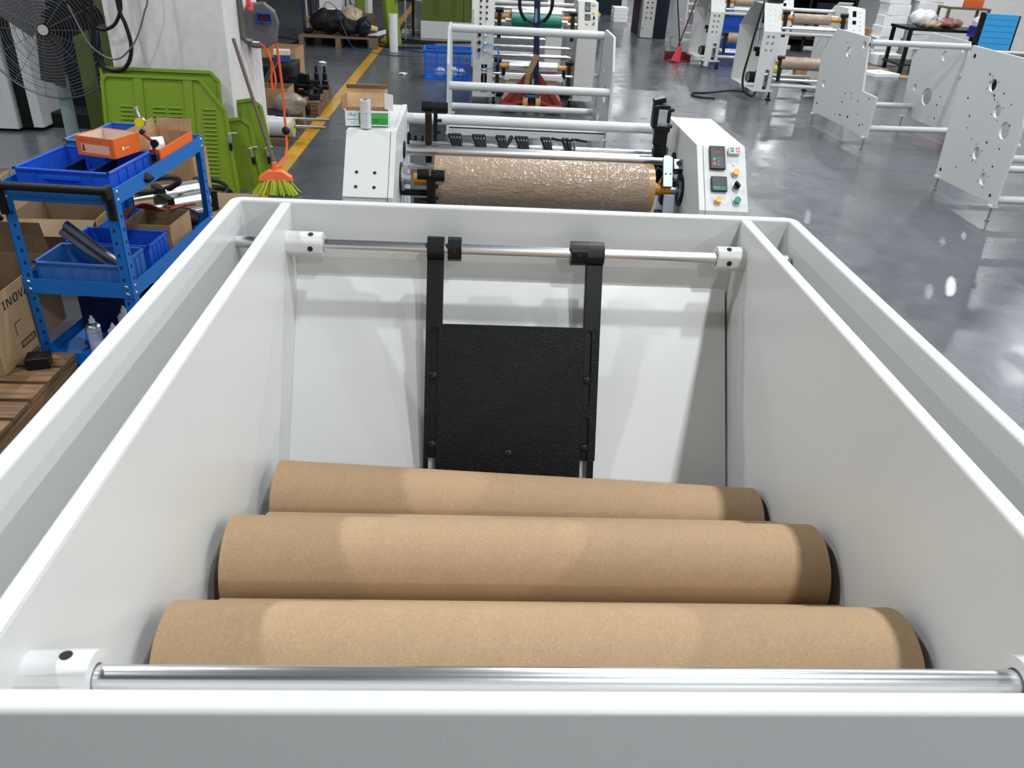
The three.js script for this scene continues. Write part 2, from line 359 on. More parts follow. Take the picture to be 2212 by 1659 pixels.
// panel between two heights, facing up and forward; holes given in (x, distance from the top edge)
function slopePanel(x0, x1, yt, zt, yb, zb, holes, t = .004) {
  const L = Math.hypot(yt - yb, zb - zt), a = Math.atan2(yt - yb, zb - zt);
  const g = ext([[x0, 0], [x0, -L], [x1, -L], [x1, 0]], t, holes.map(h => h.length === 3 ? [h[0], -h[1], h[2]] : h.map(([x, v]) => [x, -v]).reverse()), 0, 10);
  g.translate(0, 0, -t); g.rotateX(-(Math.PI / 2 - a)); g.translate(0, yt, zt); return g;
}
const rect = (x0, x1, v0, v1) => [[x0, v0], [x1, v0], [x1, v1], [x0, v1]];
function onSlope(yt, zt, yb, zb) {         // group placing controls: local x, -v down the panel, z out of it
  const a = Math.atan2(yt - yb, zb - zt); const e = [-(Math.PI / 2 - a), 0, 0], o = V(0, yt, zt), q = new THREE.Quaternion().setFromEuler(new THREE.Euler(...e));
  return (x, v, out = 0) => ({ pos: V(x, -v, out).applyQuaternion(q).add(o).toArray(), rot: e });
}
function pushButton(parent, at, x, v, m, r = .0135) {
  const p = at(x, v), b = part(parent, 'push_button', X(cyl(r * 1.05, .006, 'y', 0, 0, 0, 20), [0, 0, .003], [Math.PI / 2, 0, 0]), M.alu, p.pos, p.rot);
  b.geometry = join([X(cyl(r * 1.05, .007, 'y', 0, 0, 0, 20), [0, 0, .0035], [Math.PI / 2, 0, 0])]);
  part(b, 'button_cap', X(cyl(r * .92, .012, 'y', 0, 0, 0, 20), [0, 0, .010], [Math.PI / 2, 0, 0]), m);
}
function knobSwitch(parent, at, x, v, r = .0135) {
  const p = at(x, v), b = part(parent, 'selector_switch', X(cyl(r * 1.05, .007, 'y', 0, 0, 0, 20), [0, 0, .0035], [Math.PI / 2, 0, 0]), M.alu, p.pos, p.rot);
  part(b, 'knob', [X(cyl(r * .9, .01, 'y', 0, 0, 0, 20), [0, 0, .011], [Math.PI / 2, 0, 0]), rbox(.008, r * 1.9, .016, 0, 0, .02, .002, [0, 0, .5])], M.black);
}
const keypadMat = printed(128, 208, (g, w, h) => {
  g.fillStyle = '#17191c'; g.fillRect(0, 0, w, h); g.fillStyle = '#23272b'; g.fillRect(12, 36, 104, 160); g.fillStyle = '#4a1d18'; g.fillRect(18, 44, 92, 24); g.fillStyle = '#8b2d20'; g.font = '20px monospace'; g.fillText('00000', 26, 63);
  g.fillStyle = '#0b0c0d'; g.beginPath(); g.arc(64, 20, 20, 0, 7); g.fill();
  g.fillStyle = '#2e9a6a'; g.beginPath(); g.arc(32, 122, 14, 0, 7); g.fill(); g.fillStyle = '#e0472e'; g.beginPath(); g.arc(32, 164, 14, 0, 7); g.fill();
  g.fillStyle = '#c9cdd0'; for (let j = 0; j < 3; j++) { g.beginPath(); g.arc(68, 116 + j * 28, 5, 0, 7); g.fill(); g.strokeStyle = '#70757a'; g.lineWidth = 2; g.strokeRect(86, 108 + j * 28, 22, 16); }
}, .4);
const meterMat = printed(128, 128, (g, w, h) => {
  g.fillStyle = '#121416'; g.fillRect(0, 0, w, h); g.fillStyle = '#1d2022'; g.fillRect(14, 18, 100, 62); g.fillStyle = '#3b4145'; g.font = '9px sans-serif'; g.fillText('TENSION CONTROLLER', 12, 12);
  g.fillStyle = '#0d6f6c'; g.fillRect(6, 92, 116, 16); g.fillRect(6, 114, 116, 8); g.strokeStyle = '#35b7ae'; g.lineWidth = 2; for (let i = 0; i < 3; i++) { g.beginPath(); g.arc(22 + i * 17, 100, 6, 0, 7); g.stroke(); } g.strokeStyle = '#4a5054'; for (let i = 3; i < 6; i++) { g.beginPath(); g.arc(22 + i * 17, 100, 6, 0, 7); g.stroke(); }
}, .4);
const meterPlain = meterMat;
const startStopMat = printed(128, 80, (g, w, h) => {
  g.fillStyle = '#c4c8cb'; g.fillRect(0, 0, w, h); g.fillStyle = '#12824c'; g.fillRect(16, 8, 38, 56); g.fillStyle = '#b8322f'; g.fillRect(80, 8, 42, 56); g.fillStyle = '#fff'; g.fillRect(24, 30, 22, 9);
  g.strokeStyle = '#fff'; g.lineWidth = 7; g.beginPath(); g.arc(101, 36, 12, 0, 7); g.stroke();
}, .5);
function controls(parent, at, dx) {
  const place = (name, w, h, d, x, v, m, faceMat) => { const p = at(x + dx, v); const b = part(parent, name, rbox(w, h, d, 0, 0, d / 2, .002), m, p.pos, p.rot); part(b, 'display_face', sheet(w * .94, h * .95), faceMat, [0, 0, d + .0006]); return b; };
  place('inverter_keypad', .056, .091, .01, .885, .0525, M.black, keypadMat);
  place('tension_meter', .057, .057, .01, .887, .1545, M.black, meterMat);
  place('start_stop_switch', .043, .026, .012, .9475, .0235, M.alu, startStopMat);
  pushButton(parent, at, .9493 + dx, .1079, M.yellowBtn); knobSwitch(parent, at, .9498 + dx, .1612); pushButton(parent, at, .8804 + dx, .2169, M.yellowBtn); pushButton(parent, at, .9492 + dx, .217, M.greenBtn);
  const p = at(.9463 + dx, .0734); part(parent, 'panel_screw', X(cyl(.0035, .003, 'y', 0, 0, 0, 10), [0, 0, .001], [Math.PI / 2, 0, 0]), M.steel, p.pos, p.rot);
}
function caster(parent, x, z, m = M.black) { part(parent, 'levelling_foot', [cyl(.012, .07, 'y', x, .055, z, 10), cyl(.036, .016, 'y', x, .01, z, 14), cyl(.022, .014, 'y', x, .04, z, 12)], m); }

// ---------------------------------------------------------------- machine directly behind the trough
const slit = thing('slitting_machine', 'white slitting machine with control panel directly behind the trough, carrying a wide wrapped roll', 'machine');
{
  const zy = [[-2.75, .10], [-2.75, .81], [-2.92, 1.0], [-3.41, 1.0], [-3.52, .86], [-3.56, .10]];
  const ins = zy.map(([z, y]) => [z + (z < -3.3 ? .003 : -.003), y - .002]);
  part(slit, 'side_plate', plateX(zy, -.29, .019, [], .002), M.white2);
  part(slit, 'side_plate', plateX(zy, .812, .022, [], .002), M.white2);
  const lb = part(slit, 'side_box', [plateX(ins.map(([z, y], i) => i === 1 || i === 2 ? [z - .003, y - .003] : [z, y]), -.448, .156, [], .002), slopePanel(-.447, -.292, .998, -2.922, .808, -2.753, [[-.4031, .1613, .0055], [-.34, .1616, .0055], [-.4031, .2166, .0055], [-.3396, .217, .0055]], .004)], M.white2);
  const at = onSlope(1.0, -2.92, .81, -2.75);
  for (const [x, v] of [[-.4031, .1613], [-.34, .1616], [-.4031, .2166], [-.3396, .217]]) { const p = at(x, v, -.0022); part(lb, 'screw_hole', X(cyl(.0058, .001, 'y', 0, 0, 0, 14), [0, 0, 0], [Math.PI / 2, 0, 0]), M.hole, p.pos, p.rot); }
  const rb = part(slit, 'control_box', plateX(ins, .836, .156, [], .002), M.white2);
  controls(rb, at, 0);
  part(slit, 'main_tube', cyl(.021, 1.086, 'x', .27, .945, -3.42, 28), M.white2);
  part(slit, 'cross_tube', cyl(.02, 1.086, 'x', .27, .18, -2.95, 20), M.white2);
  part(slit, 'cross_tube', cyl(.02, 1.086, 'x', .27, .18, -3.4, 20), M.white2);
  for (const x of [-.28, .82]) for (const z of [-2.85, -3.45]) caster(slit, x, z);
  part(slit, 'guide_roller', cyl(.021, 1.06, 'x', .27, .866, -3.21, 32), M.chrome);
  part(slit, 'guide_roller', cyl(.014, 1.07, 'x', .27, .772, -3.33, 24), M.chrome);
  const kr = part(slit, 'knife_rail', [cyl(.008, 1.06, 'x', .27, .857, -3.38, 16), box(.8, .012, .03, .32, .842, -3.36)], M.chrome);
  for (const [c0, c1, e] of [[-.089, -.045, 0], [.009, .055, 0], [.107, .150, 2], [.187, .231, 0], [.294, .336, 3], [.380, .436, 4]])
    for (let i = 0; i < 4; i++) {
      const x = c0 + (c1 - c0) * (i + .5) / 4, lean = [.35, .3, .22, .12][i] * (i === 3 && e === 2 ? -4 : 1);
      const b = part(slit, 'knife_holder', rbox(.007, .055, .03, x - .003, .862, -3.378, .002), M.aluplate);
      const flat = (e === 3 && i === 3) || (e === 4 && i >= 2);
      part(b, 'clamp_lever', flat ? [rod([x, .896, -3.375], [x + (e === 4 && i === 2 ? -.02 : .045), .893, -3.36], .0055, 8, .0045), new THREE.SphereGeometry(.0068, 8, 6).translate(x, .896, -3.375)] : [rod([x - lean * .03, .893, -3.378], [x + lean * .03, .850, -3.352], .0088, 8, .0075), new THREE.SphereGeometry(.0092, 8, 6).translate(x - lean * .03, .893, -3.378)], M.rubber);
    }
  part(slit, 'rail_bracket', [rbox(.014, .05, .03, -.262, .868, -3.40, .003), cyl(.009, .08, 'x', -.225, .858, -3.385, 12), cyl(.006, .016, 'y', -.235, .875, -3.385, 8), cyl(.006, .016, 'y', -.207, .876, -3.385, 8)], M.black);
  part(slit, 'rail_bracket', [rbox(.014, .05, .03, .798, .868, -3.35, .003), cyl(.009, .05, 'x', .776, .868, -3.36, 12)], M.black);
  // air shaft and bearings
  part(slit, 'air_shaft', cyl(.0235, .99, 'x', .275, .795, -3.05, 28), M.amber);
  for (const x of [-.262, .803]) part(slit, 'shaft_bearing', [cyl(.045, .012, 'x', x, .795, -3.05, 24), cyl(.02, .04, 'x', x > 0 ? x - .012 : x + .012, .795, -3.05, 18)], M.steel);
  for (const x of [-.268, .809]) part(slit, 'bearing_cover', cyl(.062, .006, 'x', x, .795, -3.05, 28), M.black);
  for (const x of [-.268, .809]) part(slit, 'bearing_cover', cyl(.034, .006, 'x', x, .866, -3.21, 24), M.black);
  part(slit, 'brake_bar', cyl(.013, .13, 'x', -.20, .738, -3.07, 14), M.black);
  // left pressing arms with round handles
  const arm1 = part(slit, 'pressing_arm', [rbox(.026, .20, .022, -.175, .905, -3.255, .004, [.12, 0, 0])], M.brownblack);
  part(arm1, 'handle', [cyl(.0205, .045, 'x', -.18, 1.022, -3.27, 24), cyl(.0205, .05, 'x', -.125, 1.02, -3.27, 24), cyl(.0195, .01, 'x', -.15, 1.021, -3.27, 20), rbox(.016, .135, .014, -.148, .96, -3.258, .002)], M.black);
  part(arm1, 'bolt', cyl(.006, .02, 'x', -.133, .975, -3.25, 8), M.black); part(arm1, 'bolt', cyl(.006, .016, 'x', -.135, .93, -3.25, 8), M.black);
  const arm2 = part(slit, 'pressing_arm', [rbox(.024, .15, .022, -.155, .755, -2.97, .004, [.1, 0, 0])], M.brownblack);
  part(arm2, 'handle', [cyl(.0195, .042, 'x', -.18, .838, -2.965, 24), cyl(.0205, .05, 'x', -.125, .836, -2.965, 24), rbox(.015, .15, .014, -.142, .78, -2.955, .002)], M.black);
  part(arm2, 'bolt', cyl(.006, .016, 'x', -.13, .80, -2.95, 8), M.black); part(arm2, 'bolt', cyl(.006, .016, 'x', -.13, .755, -2.95, 8), M.black);
  part(slit, 'lower_clamp', [rbox(.06, .03, .05, -.17, .715, -3.0, .004), cyl(.02, .05, 'x', -.19, .728, -2.97, 16)], M.black);
  // right swing arm
  const swing = part(slit, 'swing_arm', [rbox(.046, .16, .03, .745, .90, -3.21, .004), rbox(.052, .07, .036, .742, .96, -3.21, .006), rbox(.05, .04, .034, .744, .835, -3.205, .004)], M.black);
  part(swing, 'jaw', [rbox(.062, .024, .05, .742, .992, -3.215, .003), rbox(.02, .085, .045, .712, 1.035, -3.22, .003), rbox(.055, .016, .048, .738, 1.072, -3.225, .003), rbox(.048, .02, .04, .728, 1.09, -3.245, .004, [0, 0, .25]), rbox(.012, .05, .014, .768, 1.035, -3.22, .002), cyl(.008, .016, 'x', .776, 1.062, -3.215, 10), cyl(.008, .016, 'x', .776, 1.0, -3.215, 10)], M.black);
  const cl = part(slit, 'clamp_plate', rbox(.038, .115, .014, .752, .862, -3.045, .002, [-.55, 0, 0]), M.aluplate);
  for (const x of [.744, .762]) part(cl, 'screw_hole', cyl(.0035, .003, 'y', 0, 0, 0, 10), M.hole, [x, .859, -3.036], [1.02, 0, 0]);
  part(slit, 'bored_block', X(ext([[-.02, -.02], [.02, -.02], [.02, .02], [-.02, .02]], .05, [[0, .002, .0115]], .001), [.797, .86, -3.10], [-.7, 0, 0]), M.aluplate);
  part(slit, 'lower_bracket', [rbox(.045, .09, .012, .762, .742, -3.0, .002, [-.25, 0, 0])], M.aluplate);
  part(slit, 'bracket_body', [rbox(.05, .10, .05, .765, .785, -3.06, .004), rbox(.03, .12, .03, .718, .80, -3.12, .003, [0, 0, -.4]), rbox(.03, .05, .06, .735, .69, -3.02, .003)], M.black);
}
{ // wrapped roll
  const w = thing('wrapped_roll', 'wide brown paper roll wrapped in shiny clear film on the slitting machine', 'roll', [.27, .795, -3.05]);
  const g = new THREE.CylinderGeometry(.0925, .0925, .80, 72, 60, true); g.rotateZ(-Math.PI / 2);
  const p = g.attributes.position, uv = g.attributes.uv;
  for (let i = 0; i < p.count; i++) { const k = 1 + .008 * Math.sin(p.getX(i) * 23 + 5 * Math.sin(uv.getX(i) * 13)) * Math.sin(uv.getX(i) * 31 + p.getX(i) * 9); p.setY(i, p.getY(i) * k); p.setZ(i, p.getZ(i) * k); uv.setXY(i, p.getX(i), uv.getX(i) * .58); }
  g.computeVertexNormals(); g.userData.ownUV = true;
  part(w, 'film_wrap', g, M.wrapKraft);
  part(w, 'paper_end', [ring(.0915, .024, .012, 'x', -.404, 0, 0, 48)], M.card);
  part(w, 'tape_end', [ring(.0922, .024, .045, 'x', .402, 0, 0, 48)], phys([.42, .24, .09], .28, { clearcoat: .4 }));
}
{ // carton on the left box
  const kln = printed(256, 96, (g, w, h) => {
    g.fillStyle = '#e8ebf2'; g.fillRect(0, 0, w, h); g.fillStyle = '#2f9238'; g.fillRect(78, 12, 172, 76); g.fillStyle = '#8fc78f'; for (let i = 0; i < 5; i++) g.fillRect(78, 18 + i * 6, 172, 1.5);
    g.fillStyle = '#257a30'; g.fillRect(166, 46, 28, 30);
    g.strokeStyle = '#e2664a'; g.lineWidth = 3; g.beginPath(); g.arc(32, 24, 13, 2.2, 5.4); g.stroke(); g.strokeStyle = '#d94a7a'; g.beginPath(); g.arc(34, 25, 8, 2.4, 5.2); g.stroke();
    g.fillStyle = '#2a3f9e'; g.font = 'italic bold 17px sans-serif'; g.fillText('KLN', 28, 32); g.fillStyle = '#2d8f4a'; g.font = 'bold 8px sans-serif'; g.fillRect(10, 52, 38, 4); g.fillStyle = '#4aa060'; g.fillText('WINDING', 48, 57); g.fillStyle = '#5b66b8'; g.font = '7px sans-serif'; g.fillText('KLN-BEARING', 20, 74); g.fillText('PACKING', 26, 84);
  });
  const side = printed(96, 96, (g, w, h) => { g.fillStyle = '#eceef4'; g.fillRect(0, 0, w, h); g.fillStyle = '#2257c4'; g.fillRect(8, 10, 82, 78); g.fillStyle = '#fff'; g.font = 'bold 20px sans-serif'; g.fillText('NO.', 26, 36); g.fillText('2', 60, 58); g.font = '10px sans-serif'; g.fillText('KLN', 30, 76); });
  const c = thing('open_carton', 'small open white and green printed carton on the left box of the slitting machine', 'carton', [-.385, 1.0005, -3.025], .12);
  const W = .155, H = .052, D = .085, t = .002, wm = mat([.78, .78, .80], .7);
  part(c, 'carton_body', [box(W, t, D, 0, t / 2, 0), box(W, H, t, 0, H / 2, D / 2), box(W, H, t, 0, H / 2, -D / 2), box(t, H, D, -W / 2, H / 2, 0), box(t, H, D, W / 2, H / 2, 0)], wm);
  part(c, 'carton_lining', [box(W - .006, t, D - .006, 0, t * 1.6, 0), box(W - .006, H - .002, t, 0, H / 2, -D / 2 + .002), box(t, H - .002, D - .006, -W / 2 + .002, H / 2, 0), box(t, H - .002, D - .006, W / 2 - .002, H / 2, 0), box(W - .006, H - .002, t, 0, H / 2, D / 2 - .002)], M.card);
  const lid = part(c, 'lid', [box(W, D * 1.02, t, 0, D * .5, 0), box(W - .01, t, .02, 0, D * 1.02, .01)], M.card, [0, H, -D / 2], [-.95, 0, 0]);
  part(lid, 'tuck_flap', rbox(W - .008, .016, t, 0, D * 1.02 + .006, .004, .001, [.5, 0, 0]), M.cardDark);
  part(c, 'side_flap', box(.052, .052, t, 0, .026, 0), M.card, [-W / 2 - .001, H, .006], [.05, Math.PI / 2 - .35, 0]);
  part(c, 'side_flap', box(.05, .055, t, 0, .026, 0), wm, [W / 2 + .001, H, .012], [-.05, Math.PI / 2 + .6, 0]);
  part(c, 'printed_front', sheet(W, H), kln, [0, H / 2, D / 2 + .0014]);
  part(c, 'printed_side', sheet(D, H), side, [W / 2 + .0014, H / 2, 0], [0, Math.PI / 2, 0]);
  for (const [x, z] of [[.01, -.01], [.045, .01]]) part(c, 'carton_content', cyl(.012, .03, 'x', x, .03, z, 14), M.foam);
  const f = thing('film_roll', 'short roll of clear stretch film standing beside the open carton', 'film roll', [-.382, 1.0005, -2.955]);
  part(f, 'film', ring(.0195, .009, .095, 'y', 0, .0478, 0, 32), M.film); part(f, 'core', ring(.0095, .0075, .097, 'y', 0, .0487, 0, 24), M.card);
}

// ---------------------------------------------------------------- machines of the same kind farther away
function bigMachine(name, label, o) {
  const { x0, x1, zf } = o, bw = .185, top = 1.035, kink = .757, zt = zf - .15, zb = zf - .95;
  const g = thing(name, label, 'machine');
  const zy = [[zf, .1], [zf, kink], [zt, top], [zt - .40, top], [zb, .75], [zb, .1]];
  const pl = .018;
  part(g, 'side_plate', plateX(zy, x0 + bw, pl, [], .002), o.body || M.white2); part(g, 'side_plate', plateX(zy, x1 - bw - pl, pl, [], .002), o.body || M.white2);
  const bm = o.body || M.white2, xi0 = x0 + bw + pl, xi1 = x1 - bw - pl, xm = (xi0 + xi1) / 2, W = xi1 - xi0;
  const shell = (xa, xb, outer, holesLow, holesUp, nm) => {
    const list = [slopePanel(xa, xb, kink, zf + .0005, .1, zf + .0006, holesLow, .004), slopePanel(xa, xb, top, zt, kink, zf, holesUp, .004), bb(xa, xb, .1, .104, zb, zf - .005), bb(xa, xb, top - .004, top, zt - .40, zt - .004), box(xb - xa, .004, Math.hypot(.55, .285), (xa + xb) / 2, (top + .75) / 2 - .002, (zt - .40 + zb) / 2 + .002, [Math.atan2(-.285, .40), 0, 0].map((v, i) => i ? v : -Math.atan2(.285, Math.abs(zb - zt + .40)))), bb(xa, xb, .1, .75, zb, zb + .004)];
    if (outer !== null) list.push(plateX(zy.map(([z, y]) => [z - .004 * Math.sign(z - zb - .4), y]), outer, .004, [], 0));
    return part(g, nm, list, bm);
  };
  const cL = (x0 + x0 + bw) / 2, L = { low: o.lowHoles || [], up: o.upHoles || [] };
  const lb = shell(x0, x0 + bw, o.openLeft ? null : x0, L.low, L.up, 'side_box');
  const rb = shell(x1 - bw, x1, x1 - .004, o.lowR || [], o.upR || [], 'control_box');
  if (o.openLeft) {
    part(g, 'pneumatic_cylinder', [rod([cL, .72, zf - .45], [cL, .55, zf - .43], .02), rod([cL, .74, zf - .45], [cL, .84, zf - .47], .008), rbox(.055, .03, .055, cL, .74, zf - .45, .004)], M.alu);
    part(g, 'cylinder_head', [rbox(.06, .05, .06, cL, .52, zf - .42, .006), rbox(.05, .05, .05, cL + .02, .47, zf - .40, .006), rbox(.035, .12, .035, cL + .02, .87, zf - .42, .006)], M.black);
    part(g, 'motor', [cyl(.065, .11, 'x', cL - .01, .21, zf - .35, 20), rbox(.05, .14, .12, cL + .055, .22, zf - .35, .006)], M.blackMatte);
    part(g, 'motor_housing', [cyl(.056, .05, 'x', cL - .06, .21, zf - .35, 20)], M.steel);
  }
  if (o.window) { const [a, b, c, d] = o.window; part(g, 'drive_gear', [cyl(.03, .05, 'x', (a + b) / 2, d - .06, zf - .05, 16), rod([(a + b) / 2, c + .03, zf - .04], [(a + b) / 2, d, zf - .06], .012), rbox(b - a, .05, .04, (a + b) / 2, c + .05, zf - .06, .004), cyl(.028, .06, 'x', (a + b) / 2, (c + d) / 2 + .05, zf - .05, 14)], M.steel); part(g, 'recess', bb(a - .02, b + .02, c - .03, d + .02, zf - .13, zf - .12), M.hole); }
  part(g, 'main_tube', cyl(.02, W, 'x', xm, .965, zt - .36, 16), bm);
  part(g, 'front_tube', cyl(.021, W, 'x', xm, .745, zf - .04, 16), bm);
  part(g, 'lower_tube', cyl(.021, W, 'x', xm, .17, zf - .04, 16), bm); part(g, 'lower_tube', cyl(.021, W, 'x', xm, .17, zb + .1, 16), bm);
  for (const [y, z, r] of o.rollers || []) part(g, 'guide_roller', cyl(r, W - .01, 'x', xm, y, zf + z, 18), M.chrome);
  for (const x of [x0 + bw + .009, x1 - bw - .009]) for (const z of [zf - .06, zb + .08]) {
    caster(g, x + (x < xm ? .03 : -.03), z); part(g, 'foot_bracket', rbox(.05, .02, .05, x + (x < xm ? .03 : -.03), .105, z, .004), M.white2);
  }
  for (const [y, z] of o.shafts || []) {
    part(g, 'air_shaft', cyl(.024, W - .02, 'x', xm, y, zf + z, 16), M.amber);
    for (const s of [-1, 1]) { const x = s < 0 ? xi0 + .05 : xi1 - .05; part(g, 'swing_arm', [bar([x, y + .06, zf + z + .03], [x, y - .2, zf + z + .06], .022, .04, [1, 0, 0]), cyl(.035, .03, 'x', x, y, zf + z, 16), cyl(.025, .08, 'x', x, y + .06, zf + z + .03, 12)], M.black); }
  }
  return { g, xi0, xi1, xm, W, lb, rb, at: onSlope(top, zt, kink, zf), atLow: onSlope(kink, zf + .0005, .1, zf + .0006) };
}
function wrapped(name, label, x0, x1, y, z, r, m, group) {
  const w = thing(name, label, 'roll', [(x0 + x1) / 2, y, z], 0, group), L = x1 - x0;
  const g = new THREE.CylinderGeometry(r, r, L - .004, 40, 1, true); g.rotateZ(-Math.PI / 2); part(w, 'film_wrap', g, m); part(w, 'paper_end', ring(r - .0005, .025, L, 'x', 0, 0, 0, 32), M.card); return w;
}
const dots = (xs, vs, r, skip = []) => { const o = []; vs.forEach((v, j) => xs.forEach((x, i) => { if (!skip.includes(j * xs.length + i)) o.push([x, v, r]); })); return o; };
// machine behind the pallet truck
{
  const x0 = -.016, x1 = 1.233, zf = -8.72, c = x0 + .0925;
  const m = bigMachine('slitting_machine', 'cream slitting machine with a green roller behind the red pallet truck', { x0, x1, zf, body: M.cream, lowHoles: [rect(x0 + .085, x0 + .145, .34, .61)], window: [x0 + .085, x0 + .145, .147, .417], rollers: [[.93, -.3, .022], [.82, -.1, .022], [.56, -.35, .014], [.48, -.30, .018], [.33, -.05, .015]], shafts: [[.865, -.12], [.40, -.10]] });
  controls(m.rb, m.at, x1 - .992 - .002);
  for (let j = 0; j < 5; j++) for (let i = 0; i < 2; i++) { if (i === 1 && j === 4) continue; const p = m.at(x0 + .065 + i * .06, .05 + j * .058); const h = part(m.lb, 'toggle_valve', rbox(.024, .012, .012, 0, .004, .006, .003), M.black, p.pos, p.rot); part(h, 'lever', rod([0, 0, .008], [.002, -.02, .03], .005, 8), M.black); }
  for (let j = 0; j < 3; j++) { const k = m.atLow(x0 + .058, .06 + j * .072), d = m.atLow(x0 + .118, .06 + j * .072); part(m.lb, 'regulator_knob', X(cyl(.017, .03, 'y', 0, 0, 0, 16), [0, 0, .015], [Math.PI / 2, 0, 0]), M.black, k.pos, k.rot); const q = part(m.lb, 'pressure_gauge', X(cyl(.017, .016, 'y', 0, 0, 0, 18), [0, 0, .008], [Math.PI / 2, 0, 0]), M.steel, d.pos, d.rot); part(q, 'dial', X(cyl(.0135, .002, 'y', 0, 0, 0, 16), [0, 0, .0165], [Math.PI / 2, 0, 0]), M.paper); }
  const hose = []; for (let i = 0; i <= 16; i++) { const a = -2.2 + i / 16 * 5.6; hose.push([x0 + .16 + .10 * Math.cos(a), .50 + .115 * Math.sin(a), zf + .035]); }
  solo('air_hose', 'loop of bright blue air hose hanging on the gauges of the cream machine', 'hose', [tube(hose, .0045, 50, 6), cyl(.008, .045, 'y', x0 + .255, .545, zf + .035, 8)], mat([.02, .22, .75], .35));
  const gr = thing('rubber_roller', 'green rubber-covered roller on the cream slitting machine', 'roller', [m.xm - .0, .845, zf + .0]); part(gr, 'rubber_cover', ring(.055, .02, .50, 'x', 0, 0, 0, 40), mat([.0, .17, .115], .5)); part(gr, 'journal', cyl(.018, .62, 'x', 0, 0, 0, 16), M.steel);
  const fr = thing('foil_roll', 'silver foil roll above the green roller of the cream machine', 'roll', [m.xm, .905, zf - .10]); part(fr, 'foil', ring(.05, .025, .50, 'x', 0, 0, 0, 36), M.chrome); part(fr, 'core', ring(.0255, .0245, .53, 'x', 0, 0, 0, 20), M.card);
  const f2 = thing('foil_roll', 'silver foil roll low down on the cream slitting machine', 'roll', [m.xm, .40, zf - .10]); part(f2, 'foil', ring(.05, .025, .50, 'x', 0, 0, 0, 36), M.chrome); part(f2, 'core', ring(.0255, .0245, .53, 'x', 0, 0, 0, 20), M.card);
  const pb = part(m.g, 'pressing_bar', [rbox(.60, .05, .04, m.xm, .31, zf + .035, .004)], M.white3); part(pb, 'gold_strip', box(.5, .014, .003, m.xm, .292, zf + .0565), mat([.35, .22, .03], .35, .6));
  for (const s of [-1, 1]) { part(m.g, 'air_cylinder', [rod([m.xm + s * .31, .30, zf + .03], [m.xm + s * .31, .22, zf + .02], .02)], M.alu); part(m.g, 'cylinder_rod', rod([m.xm + s * .31, .22, zf + .02], [m.xm + s * .31, .12, zf - .02], .01), M.black); part(m.g, 'end_cap', cyl(.02, .08, 'y', m.xm + s * .31, .36, zf + .03, 12), M.black); }
  part(m.g, 'drive_unit', [rbox(.06, .12, .08, m.xi1 - .06, .17, zf - .02, .01), cyl(.04, .05, 'x', m.xi0 + .07, .14, zf - .03, 16)], M.black);
  // a further machine of the same kind right behind
  bigMachine('slitting_machine', 'cream slitting machine half hidden behind the machine with the green roller', { x0: -.05, x1: 1.08, zf: -10.75, body: M.cream, rollers: [[.56, -.05, .016], [.45, -.05, .016]] });
}
